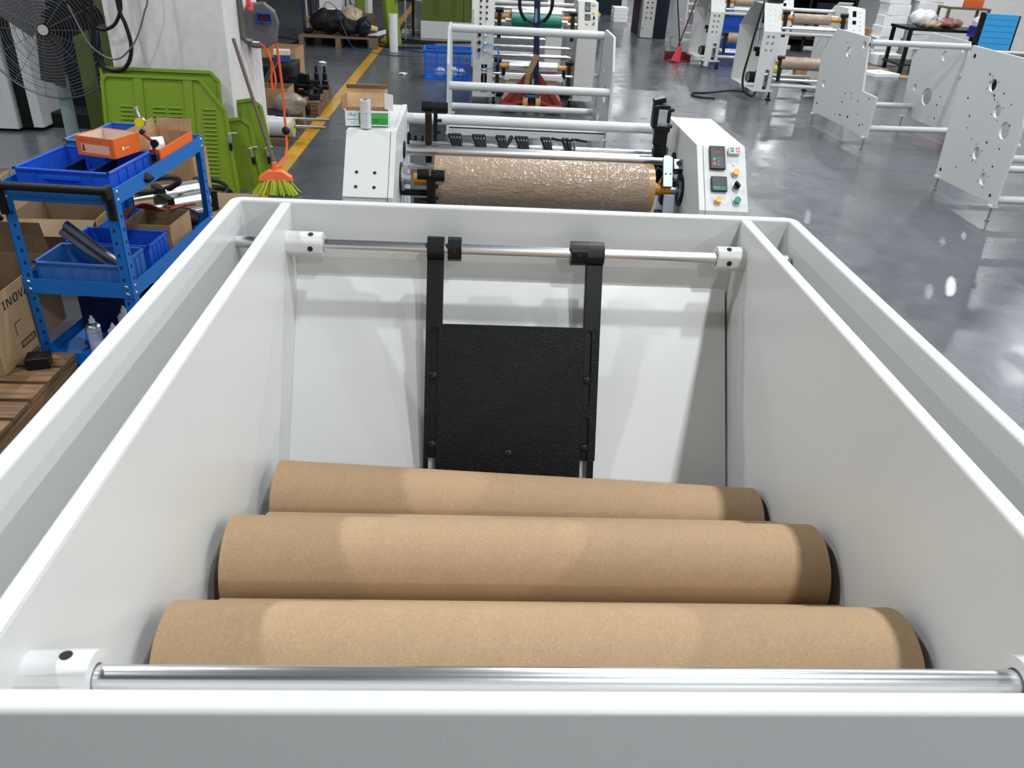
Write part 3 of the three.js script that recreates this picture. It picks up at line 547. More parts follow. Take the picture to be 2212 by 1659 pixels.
// the two machines on the right with open sides
function rightMachine(label, zf, low, up, rolls) {
  const x0 = 3.312, x1 = 4.50;
  return bigMachine('slitting_machine', label, { x0, x1, zf, openLeft: true, lowHoles: [...low, rect(x0 + .105, x0 + .16, .41, .63)], upHoles: up, window: [x0 + .105, x0 + .16, .127, .347], upR: [rect(x1 - .15, x1 - .105, .03, .1), rect(x1 - .15, x1 - .105, .14, .185), ...dots([x1 - .06], [.05, .1, .15, .2, .25], .006), [x1 - .13, .25, .006]], rollers: [[.80, -.03, .018], [.24, -.03, .016], [.92, -.28, .014]], shafts: rolls });
}
{
  const x0 = 3.312;
  rightMachine('white slitting machine with open left side and black cable in front of it', -9.87, dots([x0 + .065, x0 + .125], [.055, .125, .20], .0165), dots([x0 + .065, x0 + .13], [.07, .13, .19, .25], .0045, [7]), [[.90, -.12], [.43, .0]]);
  wrapped('wrapped_roll', 'upper film-wrapped brown roll on the right-hand slitting machine', 3.66, 4.10, .90, -9.99, .055, M.wrapKraft);
  wrapped('wrapped_roll', 'lower film-wrapped brown roll on the right-hand slitting machine', 3.57, 4.12, .43, -9.87, .072, M.wrapKraft);
  wrapped('plastic_roll', 'pale grey plastic roll under the upper wrapped roll of the right-hand machine', 3.64, 4.12, .79, -9.93, .042, mat([.55, .60, .62], .4));
  rightMachine('white slitting machine with open left side behind the one with the black cable', -12.28, dots([x0 + .065, x0 + .125], [.05, .12, .19, .26], .0165), dots([x0 + .065, x0 + .13], [.16, .21], .0045, [3]), [[.90, -.12], [.43, .0]]);
  wrapped('wrapped_roll', 'upper film-wrapped brown roll on the rearmost right machine', 3.66, 4.10, .90, -12.40, .055, M.wrapKraft);
  wrapped('wrapped_roll', 'lower brown wrapped roll on the rearmost right machine', 3.60, 4.12, .43, -12.28, .072, M.wrapKraft);
  wrapped('plastic_roll', 'pale grey plastic roll on the rearmost right machine', 3.64, 4.12, .79, -12.34, .042, mat([.55, .60, .62], .4));
  const b = thing('bucket', 'blue plastic bucket between the two open-sided machines', 'bucket', [4.02, 0, -13.75]);
  part(b, 'pail', lathe([[0, .005], [.20, .005], [.275, .62], [.30, .63], [.30, .66], [.262, .66], [.19, .02], [0, .02]], 32), M.bluePlas); part(b, 'grip', rbox(.06, .02, .12, .31, .64, 0, .006), M.bluePlas);
  // cable down the near machine
  solo('power_cable', 'thick black cable hanging over the open machine and trailing onto the floor', 'cable', tube([[3.38, 1.06, -10.25], [3.31, 1.03, -10.05], [3.262, .80, -10.0], [3.225, .50, -9.98], [3.20, .25, -9.98], [3.23, .10, -9.95], [3.31, .05, -9.85], [3.375, .118, -9.92]], .013, 60, 8), M.rubber);
  solo('power_cable', 'black cable curling away over the grey floor beside the open machine', 'cable', tube([[3.24, .075, -9.98], [3.12, .06, -10.1], [2.98, .03, -10.15], [2.84, .012, -10.16], [2.66, .012, -10.1], [2.62, .012, -9.92], [2.72, .010, -9.84], [2.86, .008, -9.82]], .011, 60, 8), M.rubber);
  const pile = thing('cable_coil', 'coil of black cable lying on top of the open-sided machine', 'cable', [3.50, 1.036, -10.22]);
  for (let k = 0; k < 3; k++) part(pile, 'loop', X(new THREE.TorusGeometry(.085 - k * .006, .012, 8, 28), [rr(-.01, .01), .013 + k * .021, 0], [Math.PI / 2, 0, 0]), M.rubber);
}

// ---------------------------------------------------------------- bare white frames
function footPad(g, x, y, z) { part(g, 'levelling_foot', [cyl(.007, y, 'y', x, y / 2, z, 8), cyl(.016, .012, 'y', x, .006, z, 10)], M.steel); part(g, 'foot_tab', rbox(.055, .018, .05, x, y + .009, z, .004), M.white2); }
const plateMat = M.white3;
function pips(g, host, list, x) { for (const [z, y, r, m] of list) part(host, 'drilled_hole', cyl(r, .003, 'x', x, y, z, 8), m || M.hole); }
{ // frame straddling the aisle behind the slitting machine
  const f = thing('machine_stand', 'bare white welded machine frame standing in front of the red pallet truck', 'frame');
  const zy = [[-6.95, .10], [-6.98, .655], [-7.11, .905], [-7.58, .912], [-7.80, .80], [-7.94, .53], [-7.94, .10]];
  const holes = [[-7.45, .62, .035], [-7.3, .42, .075], [-7.65, .40, .05], [-7.55, .20, .06]];
  const a = part(f, 'side_plate', plateX(zy, -.225, .02, holes), plateMat), b = part(f, 'side_plate', plateX(zy, 1.14, .02, holes), plateMat);
  part(f, 'top_tube', cyl(.034, 1.345, 'x', .4675, .855, -7.66, 24), plateMat);
  part(f, 'front_tube', cyl(.034, 1.345, 'x', .4675, .48, -7.02, 24), plateMat);
  part(f, 'rear_tube', cyl(.031, 1.345, 'x', .4675, .15, -7.90, 24), plateMat);
  part(f, 'front_sill', [bb(-.205, 1.14, .075, .14, -7.06, -7.045), bb(-.205, 1.14, .13, .145, -7.10, -7.045)], plateMat);
  part(f, 'stub', [cyl(.018, .04, 'x', -.185, .50, -7.75, 14), cyl(.018, .04, 'x', 1.12, .50, -7.75, 14)], plateMat);
  for (const x of [-.205, 1.14]) for (const z of [-7.0, -7.88]) footPad(f, x, .085, z);
}
function sideFrame(label, x0, w, zf, yaw, tubesAt) {
  const f = thing('machine_stand', label, 'frame', [x0, 0, zf], yaw);
  const zy = [[0, .115], [0, .474], [-.27, .482], [-.385, .937], [-1.04, .943], [-1.245, .68], [-1.17, .125]];
  const hl = [[-.44, .865, .034], [-.70, .77, .048], [-1.05, .42, .034], [-.80, .37, .085], [-.95, .60, .02]];
  const A = part(f, 'side_plate', plateX(zy, 0, .02, [hl[0], hl[1], hl[2]]), plateMat), B = part(f, 'side_plate', plateX(zy, w, .02, [hl[0], hl[1], hl[2], hl[3]]), plateMat);
  const pp = []; for (let i = 0; i < 12; i++) pp.push([rr(-1.0, -.1), rr(.18, .45), rr(.005, .011)]); for (let i = 0; i < 4; i++) pp.push([-.7 + rr(-.1, .1), .77 + rr(-.1, .1), .006]); pp.push([-.34, .88, .014], [-.42, .22, .013], [-1.1, .22, .012]);
  pips(f, A, pp, -.0005); pips(f, B, pp.slice(0, 8), w - .0005);
  part(f, 'top_tube', cyl(.027, w - .02, 'x', w / 2 + .01, .895, -.36, 20), plateMat);
  part(f, 'rear_tube', cyl(.027, w - .02, 'x', w / 2 + .01, .235, -1.02, 20), plateMat);
  part(f, 'front_tube', cyl(.027, w - .02, 'x', w / 2 + .01, .19, -.06, 20), plateMat);
  part(f, 'eyelet', ring(.018, .008, .02, 'x', w - .01, .64, -.36, 14), plateMat);
  for (const x of [.01, w + .01]) for (const z of [-.04, -1.14]) footPad(f, x, .10, z);
  return f;
}
sideFrame('bare white frame with stepped side plates on the right, farther of the two', 3.655, 1.0, -7.47, .07);
{ // nearer frame, cut by the picture edge
  const f = thing('machine_stand', 'bare white frame with tall drilled side plate at the right picture edge', 'frame', [3.68, 0, -5.38], .0);
  const zy = [[0, .12], [0, .66], [-.13, 1.06], [-.87, 1.065], [-.90, .95], [-.83, .10]];
  const hl = [[-.47, .85, .045], [-.32, .70, .045], [-.40, .39, .045], [-.22, .25, .045], [-.17, .60, .06]];
  const A = part(f, 'side_plate', plateX(zy, 0, .02, hl), plateMat), B = part(f, 'side_plate', plateX(zy, 1.1, .02, hl), plateMat);
  const pp = []; for (let i = 0; i < 16; i++) pp.push([rr(-.72, -.08), rr(.2, .95), rr(.004, .009)]); for (const [cz, cy] of [[-.47, .85], [-.32, .70], [-.40, .39], [-.22, .25]]) for (let k = 0; k < 4; k++) pp.push([cz + .065 * Math.cos(k * 1.57 + .5), cy + .065 * Math.sin(k * 1.57 + .5), .004]); pp.push([-.80, 1.0, .016], [-.78, .17, .014], [-.08, .17, .012]);
  pips(f, A, pp, -.0005);
  part(f, 'top_beam', [bb(.02, 1.1, .99, 1.045, -.82, -.80), bb(.02, 1.1, 1.035, 1.045, -.82, -.74)], plateMat);
  part(f, 'front_tube', cyl(.027, 1.08, 'x', .56, .15, -.05, 20), plateMat); part(f, 'middle_tube', cyl(.027, 1.08, 'x', .56, .42, -.12, 20), plateMat); part(f, 'rear_tube', cyl(.027, 1.08, 'x', .56, .2, -.75, 20), plateMat);
  part(f, 'eyelet', ring(.018, .008, .02, 'x', .03, .53, -.02, 14), plateMat);
  for (const x of [.01, 1.11]) for (const z of [-.03, -.79]) footPad(f, x, .10, z);
}

// ---------------------------------------------------------------- pallet truck
{
  const g = thing('pallet_truck', 'red hand pallet truck with dark blue handle parked under the cream machine', 'pallet truck', [.595, 0, -8.62], -.04);
  const fork = s => ext([[s * .15, -.05], [s * .31, -.05], [s * .31, 1.05], [s * .27, 1.12], [s * .19, 1.12], [s * .15, 1.05]].slice()[s > 0 ? 'slice' : 'reverse'](), .06, [], .004).rotateX(-Math.PI / 2).translate(0, .035, -.02);
  part(g, 'fork', fork(1), M.red); part(g, 'fork', fork(-1), M.red);
  const tri = (x) => ext([[0, 0], [x, 0], [x * .95, .05], [.05 * Math.sign(x), .34], [0, .34]].slice()[x > 0 ? 'slice' : 'reverse'](), .014, [], .002);
  part(g, 'chassis', [X(tri(.30), [0, .05, .09]), X(tri(-.30), [0, .05, .09]), bar([.05, .37, .10], [.30, .07, .12], .04, .045), bar([-.05, .37, .10], [-.30, .07, .12], .04, .045), bb(-.32, .32, .045, .10, .0, .06, .006), rbox(.15, .05, .14, .235, .07, .12, .01), rbox(.15, .05, .14, -.235, .07, .12, .01), rbox(.14, .04, .10, .11, .105, .10, .01, [0, 0, -.3]), rbox(.14, .04, .10, -.11, .105, .10, .01, [0, 0, .3])], M.red);
  for (const s of [-1, 1]) { const w = part(g, 'steer_wheel', ring(.085, .05, .05, 'x', s * .065, .085, .09, 28), mat([.34, .19, .045], .5)); part(w, 'hub', cyl(.05, .05, 'x', s * .065, .085, .09, 16), M.darkblue); }
  for (const s of [-1, 1]) part(g, 'load_roller', cyl(.035, .07, 'x', s * .23, .036, -1.0, 14), M.rubber);
  part(g, 'pump_housing', [cyl(.05, .20, 'y', 0, .20, .07, 18), rbox(.16, .05, .08, 0, .155, .10, .02), cyl(.03, .10, 'y', .0, .30, .07, 16), rbox(.07, .10, .08, .02, .32, .08, .02)], M.navy);
  part(g, 'piston', cyl(.018, .1, 'y', .0, .32, .11, 14), M.chrome);
  const h = part(g, 'handle', [bar([.03, .34, .14], [-.015, 1.22, .32], .055, .03)], M.navy);
  const lp = []; for (let i = 0; i <= 24; i++) { const a = -Math.PI / 2 + i / 24 * Math.PI * 2; lp.push([-.018 + .155 * Math.cos(a) * (Math.sin(a) < 0 ? 1 : 1), 1.04 + .19 * Math.sin(a), .285 + .04 * Math.sin(a)]); }
  part(h, 'grip_loop', tube(lp.slice(2, 23), .017, 60, 8), M.rubber); part(h, 'grip_fork', [rod([0, .85, .245], [.06, .885, .25], .014, 8), rod([0, .85, .245], [-.09, .885, .25], .014, 8)], M.navy);
  part(h, 'label_plate', box(.04, .12, .004, .0, .93, .275, [.2, 0, 0]), mat([.25, .33, .45], .4));
  part(g, 'cardboard_guard', [bar([.03, .57, .21], [-.05, .40, .19], .06, .006, [0, 0, 1]), bar([-.05, .40, .19], [-.07, .20, .17], .05, .006, [0, 0, 1])], M.card);
}

// ---------------------------------------------------------------- crate, film roll, green cabinet, cables in the middle distance
function latticeCrate(name, label, cat, w, h, d, m, p, ry) {
  const g = thing(name, label, cat, p, ry), sides = [];
  const tap = .93;
  part(g, 'base', box(w * tap, .01, d * tap, 0, .012, 0), m);
  for (const [L, off, rot] of [[w, d / 2, 0], [w, -d / 2, 0], [d, w / 2, 1], [d, -w / 2, 1]]) {
    const list = [], n = Math.round(L / .028);
    for (const y of [.012, h * .3, h * .55, h * .78, h - .012]) list.push(box(L * (tap + (1 - tap) * y / h), y > h * .9 || y < .02 ? .024 : .012, .008, 0, y, 0));
    for (let i = 0; i <= n; i++) list.push(box(i % 5 ? .006 : .014, h, i % 5 ? .005 : .009, (i / n - .5) * L * .96, h / 2, 0));
    const s = part(g, 'lattice_side', list, m); s.position.set(rot ? off * .97 : 0, 0, rot ? 0 : off * .97); s.rotation.y = rot ? Math.PI / 2 : 0;
  }
  part(g, 'rim', [box(w + .02, .02, .02, 0, h, d / 2), box(w + .02, .02, .02, 0, h, -d / 2), box(.02, .02, d, w / 2, h, 0), box(.02, .02, d, -w / 2, h, 0)], m);
  return g;
}
latticeCrate('plastic_crate', 'bright blue lattice plastic crate on the grey floor beside the cream machine', 'crate', .57, .33, .40, M.blueCrate, [-.325, 0, -10.42], 0);
for (const [x, y, z, s] of [[-.42, .03, -10.40, .05], [-.28, .03, -10.36, .04], [-.18, .03, -10.45, .045]]) solo('wrapped_part', ['film-wrapped white part inside the blue lattice crate, left one', 'film-wrapped white part inside the blue lattice crate, middle one', 'film-wrapped white part inside the blue lattice crate, right one'][s === .05 ? 0 : s === .04 ? 1 : 2], 'part', displace(new THREE.IcosahedronGeometry(s * 1.4, 3).scale(1.2, .8, 1).translate(0, s * .9, 0), .006, 60), M.film, [x, .02, z], null, 'wrapped parts in the blue crate');
{
  const f = thing('film_roll', 'tall roll of white stretch film standing on the floor by the yellow line', 'film roll', [-1.165, 0, -12.40]);
  part(f, 'film', ring(.06, .028, .50, 'y', 0, .255, 0, 32), phys([.70, .71, .71], .28)); part(f, 'core', ring(.0275, .022, .52, 'y', 0, .26, 0, 20), M.card);
}
{
  const g = thing('sheet_metal_cabinet', 'dark green louvred sheet-metal cover on a white base beyond the aisle', 'cabinet', [-.47, 0, -14.2]);
  part(g, 'white_base', bb(-.42, .50, 0, .26, -.45, .01, .004), M.white3);
  part(g, 'cover', bb(-.40, .48, .26, 1.5, -.45, 0, .006), M.greenDark); part(g, 'cover_seam', bb(.27, .276, .27, 1.5, -.01, .006), M.hole);
  for (const cx of [-.16, .12, .40]) for (let j = 0; j < 14; j++) part(g, 'louvre', rbox(.09, .007, .012, cx, .36 + j * .045, .004, .003), M.greenDark);
}
{
  const g = thing('machine_bed', 'pale machine base standing behind the aisle next to the green cover', 'machine base', [0, 0, 0]);
  part(g, 'plinth', bb(-1.25, -.05, 0, .06, -15.6, -14.7, .004), M.white3); part(g, 'body', bb(-1.05, .2, .06, .5, -15.6, -14.9, .01), M.white3);
}
const cablePath = (label, pts, r = .012, m = M.rubber) => solo('floor_cable', label, 'cable', tube(pts, r, 70, 6), m);
cablePath('thick black cable lying across the floor in front of the green cover', [[-1.35, .013, -14.0], [-1.0, .013, -13.75], [-.6, .013, -13.7], [-.1, .013, -13.85], [.3, .013, -13.9]], .013);
cablePath('black cable running past the standing film roll to the blue crate', [[-1.5, .012, -12.9], [-1.2, .012, -12.85], [-.7, .012, -12.95], [-.1, .012, -13.05], [.1, .012, -13.0]], .012);
cablePath('thin blue air line looping from the junk pallet past the film roll', [[-2.02, .50, -12.85], [-1.93, .36, -12.56], [-1.85, .20, -12.5], [-1.75, .05, -12.38], [-1.55, .007, -12.30], [-1.2, .007, -12.05], [-.85, .007, -12.1], [-.7, .007, -12.4], [-.9, .007, -12.6], [-1.15, .007, -12.7]], .006, mat([.01, .05, .16], .4));
cablePath('dark lead trailing over the floor left of the junk pallet', [[-3.6, .008, -12.3], [-3.1, .008, -12.45], [-2.75, .008, -12.5], [-2.6, .02, -12.85], [-2.52, .01, -13.3], [-2.48, .3, -13.6]], .008);
cablePath('second dark lead lying behind the orange hose', [[-3.6, .008, -13.2], [-3.2, .008, -13.35], [-2.9, .008, -13.3], [-2.62, .008, -13.1]], .007);
solo('power_strip', 'flat black power strip with a looped cord behind the film roll', 'power strip', [rbox(.42, .03, .06, -1.0, .017, -13.45, .006), tube([[-.79, .012, -13.45], [-.68, .012, -13.42], [-.62, .012, -13.48], [-.68, .012, -13.54], [-.79, .012, -13.5]], .009, 24, 6)], M.rubber);
{ const t = thing('light_tripod', 'thin silver tripod pole standing behind the film roll', 'tripod', [-1.10, 0, -13.75]); part(t, 'pole', cyl(.014, 1.2, 'y', 0, .62, 0, 10), M.alu); for (let k = 0; k < 3; k++) { const a = k * 2.1 + .5; part(t, 'leg', rod([0, .28, 0], [.16 * Math.cos(a), .012, .16 * Math.sin(a)], .008, 6), M.black); } }
// ---------------------------------------------------------------- junk pallet beyond the aisle
function pallet(name, label, w, d, p, ry, m, nTop = 7, h = .13) {
  const g = thing(name, label, 'pallet', p, ry);
  for (let i = 0; i < nTop; i++) part(g, 'plank', rbox(w, .018, d / nTop - .02, 0, h - .009, -d / 2 + (i + .5) * d / nTop, .002), m);
  for (const x of [-w / 2 + .045, 0, w / 2 - .045]) { part(g, 'bearer', rbox(.075, h - .036, d, x, (h - .036) / 2 + .018, 0, .003), m); part(g, 'bottom_plank', rbox(.09, .018, d, x, .009, 0, .002), m); }
  return g;
}
pallet('wooden_pallet', 'grimy wooden pallet loaded with black parts beside the far column', 1.12, .95, [-2.0, 0, -12.98], .06, M.woodDark, 7, .15);
{
  const B = (label, x, y, z, r, sx, sy, sz, m, s) => solo('parts_bag', label, 'bag', displace(displace(new THREE.IcosahedronGeometry(r, 5).scale(sx, sy, sz).translate(0, r * sy, 0), .016, 22, s), .007, 70, s + 1), m, [x, y, z]);
  B('heap of black parts in torn bags on the junk pallet', -2.14, .162, -12.82, .22, 1.25, .75, .8, M.blackMatte, 1);
  B('dark lumpy bag in the middle of the junk pallet', -1.83, .162, -12.68, .14, 1.1, .8, .9, M.blackMatte, 4);
  B('dark blue-black bag at the right of the junk pallet', -1.62, .162, -12.68, .12, .9, 1.1, .9, M.darkblue, 6);
  B('clear film bag with tan parts on the junk pallet', -1.82, .2, -12.95, .17, 1.0, 1.0, .8, phys([.55, .40, .28], .2, { clearcoat: .7, bumpMap: T.film, bumpScale: .004 }), 9);
  B('small black bag on the left edge of the junk pallet', -2.43, .162, -12.75, .06, 1.3, .6, .8, M.blackMatte, 12);
  const foamBox = solo('foam_block', 'white foam block standing at the back of the junk pallet', 'foam', rbox(.52, .30, .12, -2.08, .305, -13.25, .008), M.foam);
  solo('cardboard_sheet', 'brown cardboard leaning at the back of the junk pallet', 'cardboard', box(.30, .26, .008, -1.66, .285, -13.28, [.06, 0, 0]), M.cardDark);
  solo('cardboard_scrap', 'folded tan cardboard piece at the left of the junk pallet', 'cardboard', [box(.16, .22, .006, -2.42, .255, -13.12, [.2, .3, .3]), box(.12, .2, .006, -2.35, .245, -13.10, [.2, -.6, -.2])], M.card);
  solo('paper_tube', 'yellowish cardboard tube stub on the right end of the junk pallet', 'tube', rod([-1.58, .30, -12.62], [-1.47, .24, -12.92], .035, 20), mat([.55, .42, .18], .6));
  solo('plastic_tray', 'clear plastic tray on the right end of the junk pallet', 'tray', [box(.14, .006, .36, -1.44, .19, -12.75, [0, -.25, 0]), box(.006, .06, .36, -1.37, .21, -12.75, [0, -.25, 0])], M.film);
  solo('cord_tangle', 'thin grey cords looping over the junk pallet', 'cord', [tube([[-2.25, .42, -12.9], [-2.18, .56, -12.95], [-2.06, .52, -12.9], [-1.98, .40, -12.85], [-1.92, .54, -12.95], [-1.78, .55, -12.9], [-1.74, .42, -12.8]], .006, 50, 5)], mat([.08, .1, .12], .5));
}
// stack leaning against the far column, posts and green covers
struct('trim_2', bb(-1.80, -1.68, 0, 6, -13.405, -13.385), M.green);
for (const [lab, x, lean, m] of [['narrow bright green cover leaning beside the far column, front one', -1.32, .07, M.green], ['narrow bright green cover leaning beside the far column, back one', -1.27, .07, M.green]]) {
  const g = thing('metal_cover', lab, 'cover', [x, 0, -13.30 + (m === M.green ? (x + 1.3) * 3 : 0)], 1.25); g.rotation.x = 0;
  part(g, 'panel', box(.40, 1.3, .03, 0, .64, 0, [-.10, 0, 0]), m); part(g, 'latch', rbox(.03, .10, .02, .12, .62, .045, .004), M.steel);
}
for (const [lab, x, c] of [['dark slim pole leaning at the left of the far column', -2.62, M.navy], ['pale slim pole beside the dark pole at the far column', -2.56, M.white3], ['black pole with blue tape at the far column', -2.50, M.black]]) solo('slim_pole', lab, 'pole', rod([x, 0, -13.45], [x - .02, 1.6, -13.42], .014, 8), c, null, null, 'poles beside the far column');
for (const [lab, a, b, m] of [['black cable hanging diagonally down the far column', [-2.12, 1.2, -13.35], [-1.85, .45, -13.33], M.rubber], ['black cable hanging straight down the far column', [-1.95, 1.2, -13.36], [-1.96, .4, -13.34], M.rubber], ['thin grey cable hanging down the far column', [-1.83, 1.2, -13.37], [-1.81, .4, -13.35], M.greyPlas]]) solo('hanging_cable', lab, 'cable', rod(a, b, .011, 6), m);
for (const [x, z, s] of [[-1.96, -11.08, 0], [-.88, -10.51, 1]]) solo('paper_scrap', s ? 'small white paper scrap on the floor left of the blue crate' : 'crumpled white paper scrap on the floor in front of the junk pallet', 'scrap', displace(new THREE.IcosahedronGeometry(.045, 2).scale(1.2, .3, .8), .008, 60, s), M.paper, [x, .012, z]);
{ const g = thing('grey_stool', 'dark low bench leg standing behind the narrow green cover', 'bench', [-1.18, 0, -14.6]); part(g, 'seat', rbox(.35, .08, .3, 0, .55, 0, .01), M.brownblack); for (const x of [-.14, .14]) part(g, 'leg', cyl(.02, .51, 'y', x, .255, 0, 8), M.black); }

// ---------------------------------------------------------------- right side: cabinet, frames, shelf, foam
{
  const logo = printed(256, 64, (g, w, h) => { g.fillStyle = '#c4c6c4'; g.fillRect(0, 0, w, h); g.fillStyle = '#2f6fa8'; g.beginPath(); g.arc(34, 32, 22, 0, 7); g.fill(); g.fillStyle = '#8fb7d3'; g.beginPath(); g.arc(42, 26, 12, 0, 7); g.fill(); g.fillStyle = '#5d7f99'; g.font = 'bold 26px sans-serif'; g.fillText('GOSUNM', 70, 41); });
  const g = thing('control_cabinet', 'tall navy and grey control cabinet with two rows of holes in the background', 'cabinet', [3.13, 0, -15.80]);
  part(g, 'dark_body', [bb(-.10, .32, 0, 1.5, -1.1, -.04, .004), bb(.122, .36, 0, 1.5, -.3, -.01, .004)], M.darkblue);
  const fp = ext([[-.115, .01], [.122, .01], [.122, 1.5], [-.115, 1.5]], .01, [], 0); part(g, 'front_panel', fp, M.cream, [0, 0, -.03]);
  for (let j = 0; j < 8; j++) for (let i = 0; i < 2; i++) part(g, 'panel_hole', cyl(.016, .004, 'z', -.035 + i * .085, .34 + j * .085, -.0195, 12), j % 3 === 1 && !i ? M.steel : M.hole);
  part(g, 'logo_print', sheet(.19, .05), logo, [-.005, .165, -.0185]);
  part(g, 'edge_strip', bb(-.135, -.118, .02, 1.5, -.18, -.06), M.steel);
  const f = thing('foam_stack', 'short stack of white foam sheets on the floor left of the navy cabinet', 'foam', [3.08, 0, -18.75]); for (let i = 0; i < 4; i++) part(f, 'foam_sheet', rbox(.30, .07, .4, rr(-.008, .008), .036 + i * .072, 0, .006), M.foam);
  const d = thing('dark_cabinet', 'dark cabinet standing far back behind the foam sheets', 'cabinet', [3.02, 0, -20.1]); part(d, 'body', bb(-.2, .3, 0, 1.4, -.6, 0, .004), M.darkblue); part(d, 'side', bb(.3, .42, 0, 1.4, -.6, .05, .004), M.white3);
  const br = thing('broom', 'broom with red and yellow bristles lying by the far dark cabinet', 'broom', [2.62, 0, -19.6]); part(br, 'bristles', X(new THREE.ConeGeometry(.17, .22, 4), [0, .08, 0], [1.2, .3, 0]), M.pink); part(br, 'bristle_tips', X(new THREE.ConeGeometry(.10, .2, 4), [.1, .06, .03], [1.2, .3, 0]), mat([.45, .55, .03], .6)); part(br, 'handle', rod([-.05, .1, -.05], [-.1, 1.3, -.3], .012, 8), M.redDark);
}
{ // open white frame with cross bars behind the dustpan
  const g = thing('machine_stand', 'white frame with ladder-like cross bars between the navy cabinet and the machines', 'frame', [3.48, 0, -14.4], 0);
  part(g, 'side_plate', plateX([[0, .12], [0, .5], [-.1, 1.2], [-1.0, 1.2], [-1.0, .12]], 0, .018, [[-.35, .45, .03], [-.25, .36, .03]], .002), M.white3); part(g, 'side_plate', plateX([[0, .12], [0, .5], [-.1, 1.2], [-1.0, 1.2], [-1.0, .12]], .75, .018, [], .002), M.white3);
  for (let i = 0; i < 8; i++) part(g, 'cross_bar', bb(.018, .75, .14 + i * .11, .165 + i * .11, -.04 - i * .008, -.01 - i * .008), M.white2);
  part(g, 'valve_plate', bb(.06, .2, .40, .56, .0, .01), M.steel);
  for (const x of [.01, .75]) for (const z of [-.04, -.95]) footPad(g, x, .11, z);
}
{
  const d = thing('dustpan', 'dark red long-handled dustpan on the floor beside the open machine', 'dustpan', [3.08, 0, -12.95]);
  part(d, 'pan', [box(.34, .006, .26, 0, .006, 0), box(.34, .12, .006, 0, .06, -.13), box(.006, .10, .2, -.17, .05, -.03, [0, -.2, 0]), box(.006, .10, .2, .17, .05, -.03, [0, .2, 0])], M.redDark);
  part(d, 'handle', rod([0, .1, -.12], [.18, .86, -.05], .011, 8), M.redDark);
  const b = thing('broom', 'broom with bright pink bristles standing in the dustpan', 'broom', [3.02, 0, -12.78]);
  part(b, 'bristles', ext([[-.07, 0], [.07, 0], [.025, .22], [-.025, .22]], .05, [], .006).translate(0, .012, -.025).applyMatrix4(new THREE.Matrix4().makeRotationZ(-.22)), M.pink); part(b, 'handle', rod([.045, .2, 0], [-.10, 1.25, -.35], .010, 8), M.rubber);
}
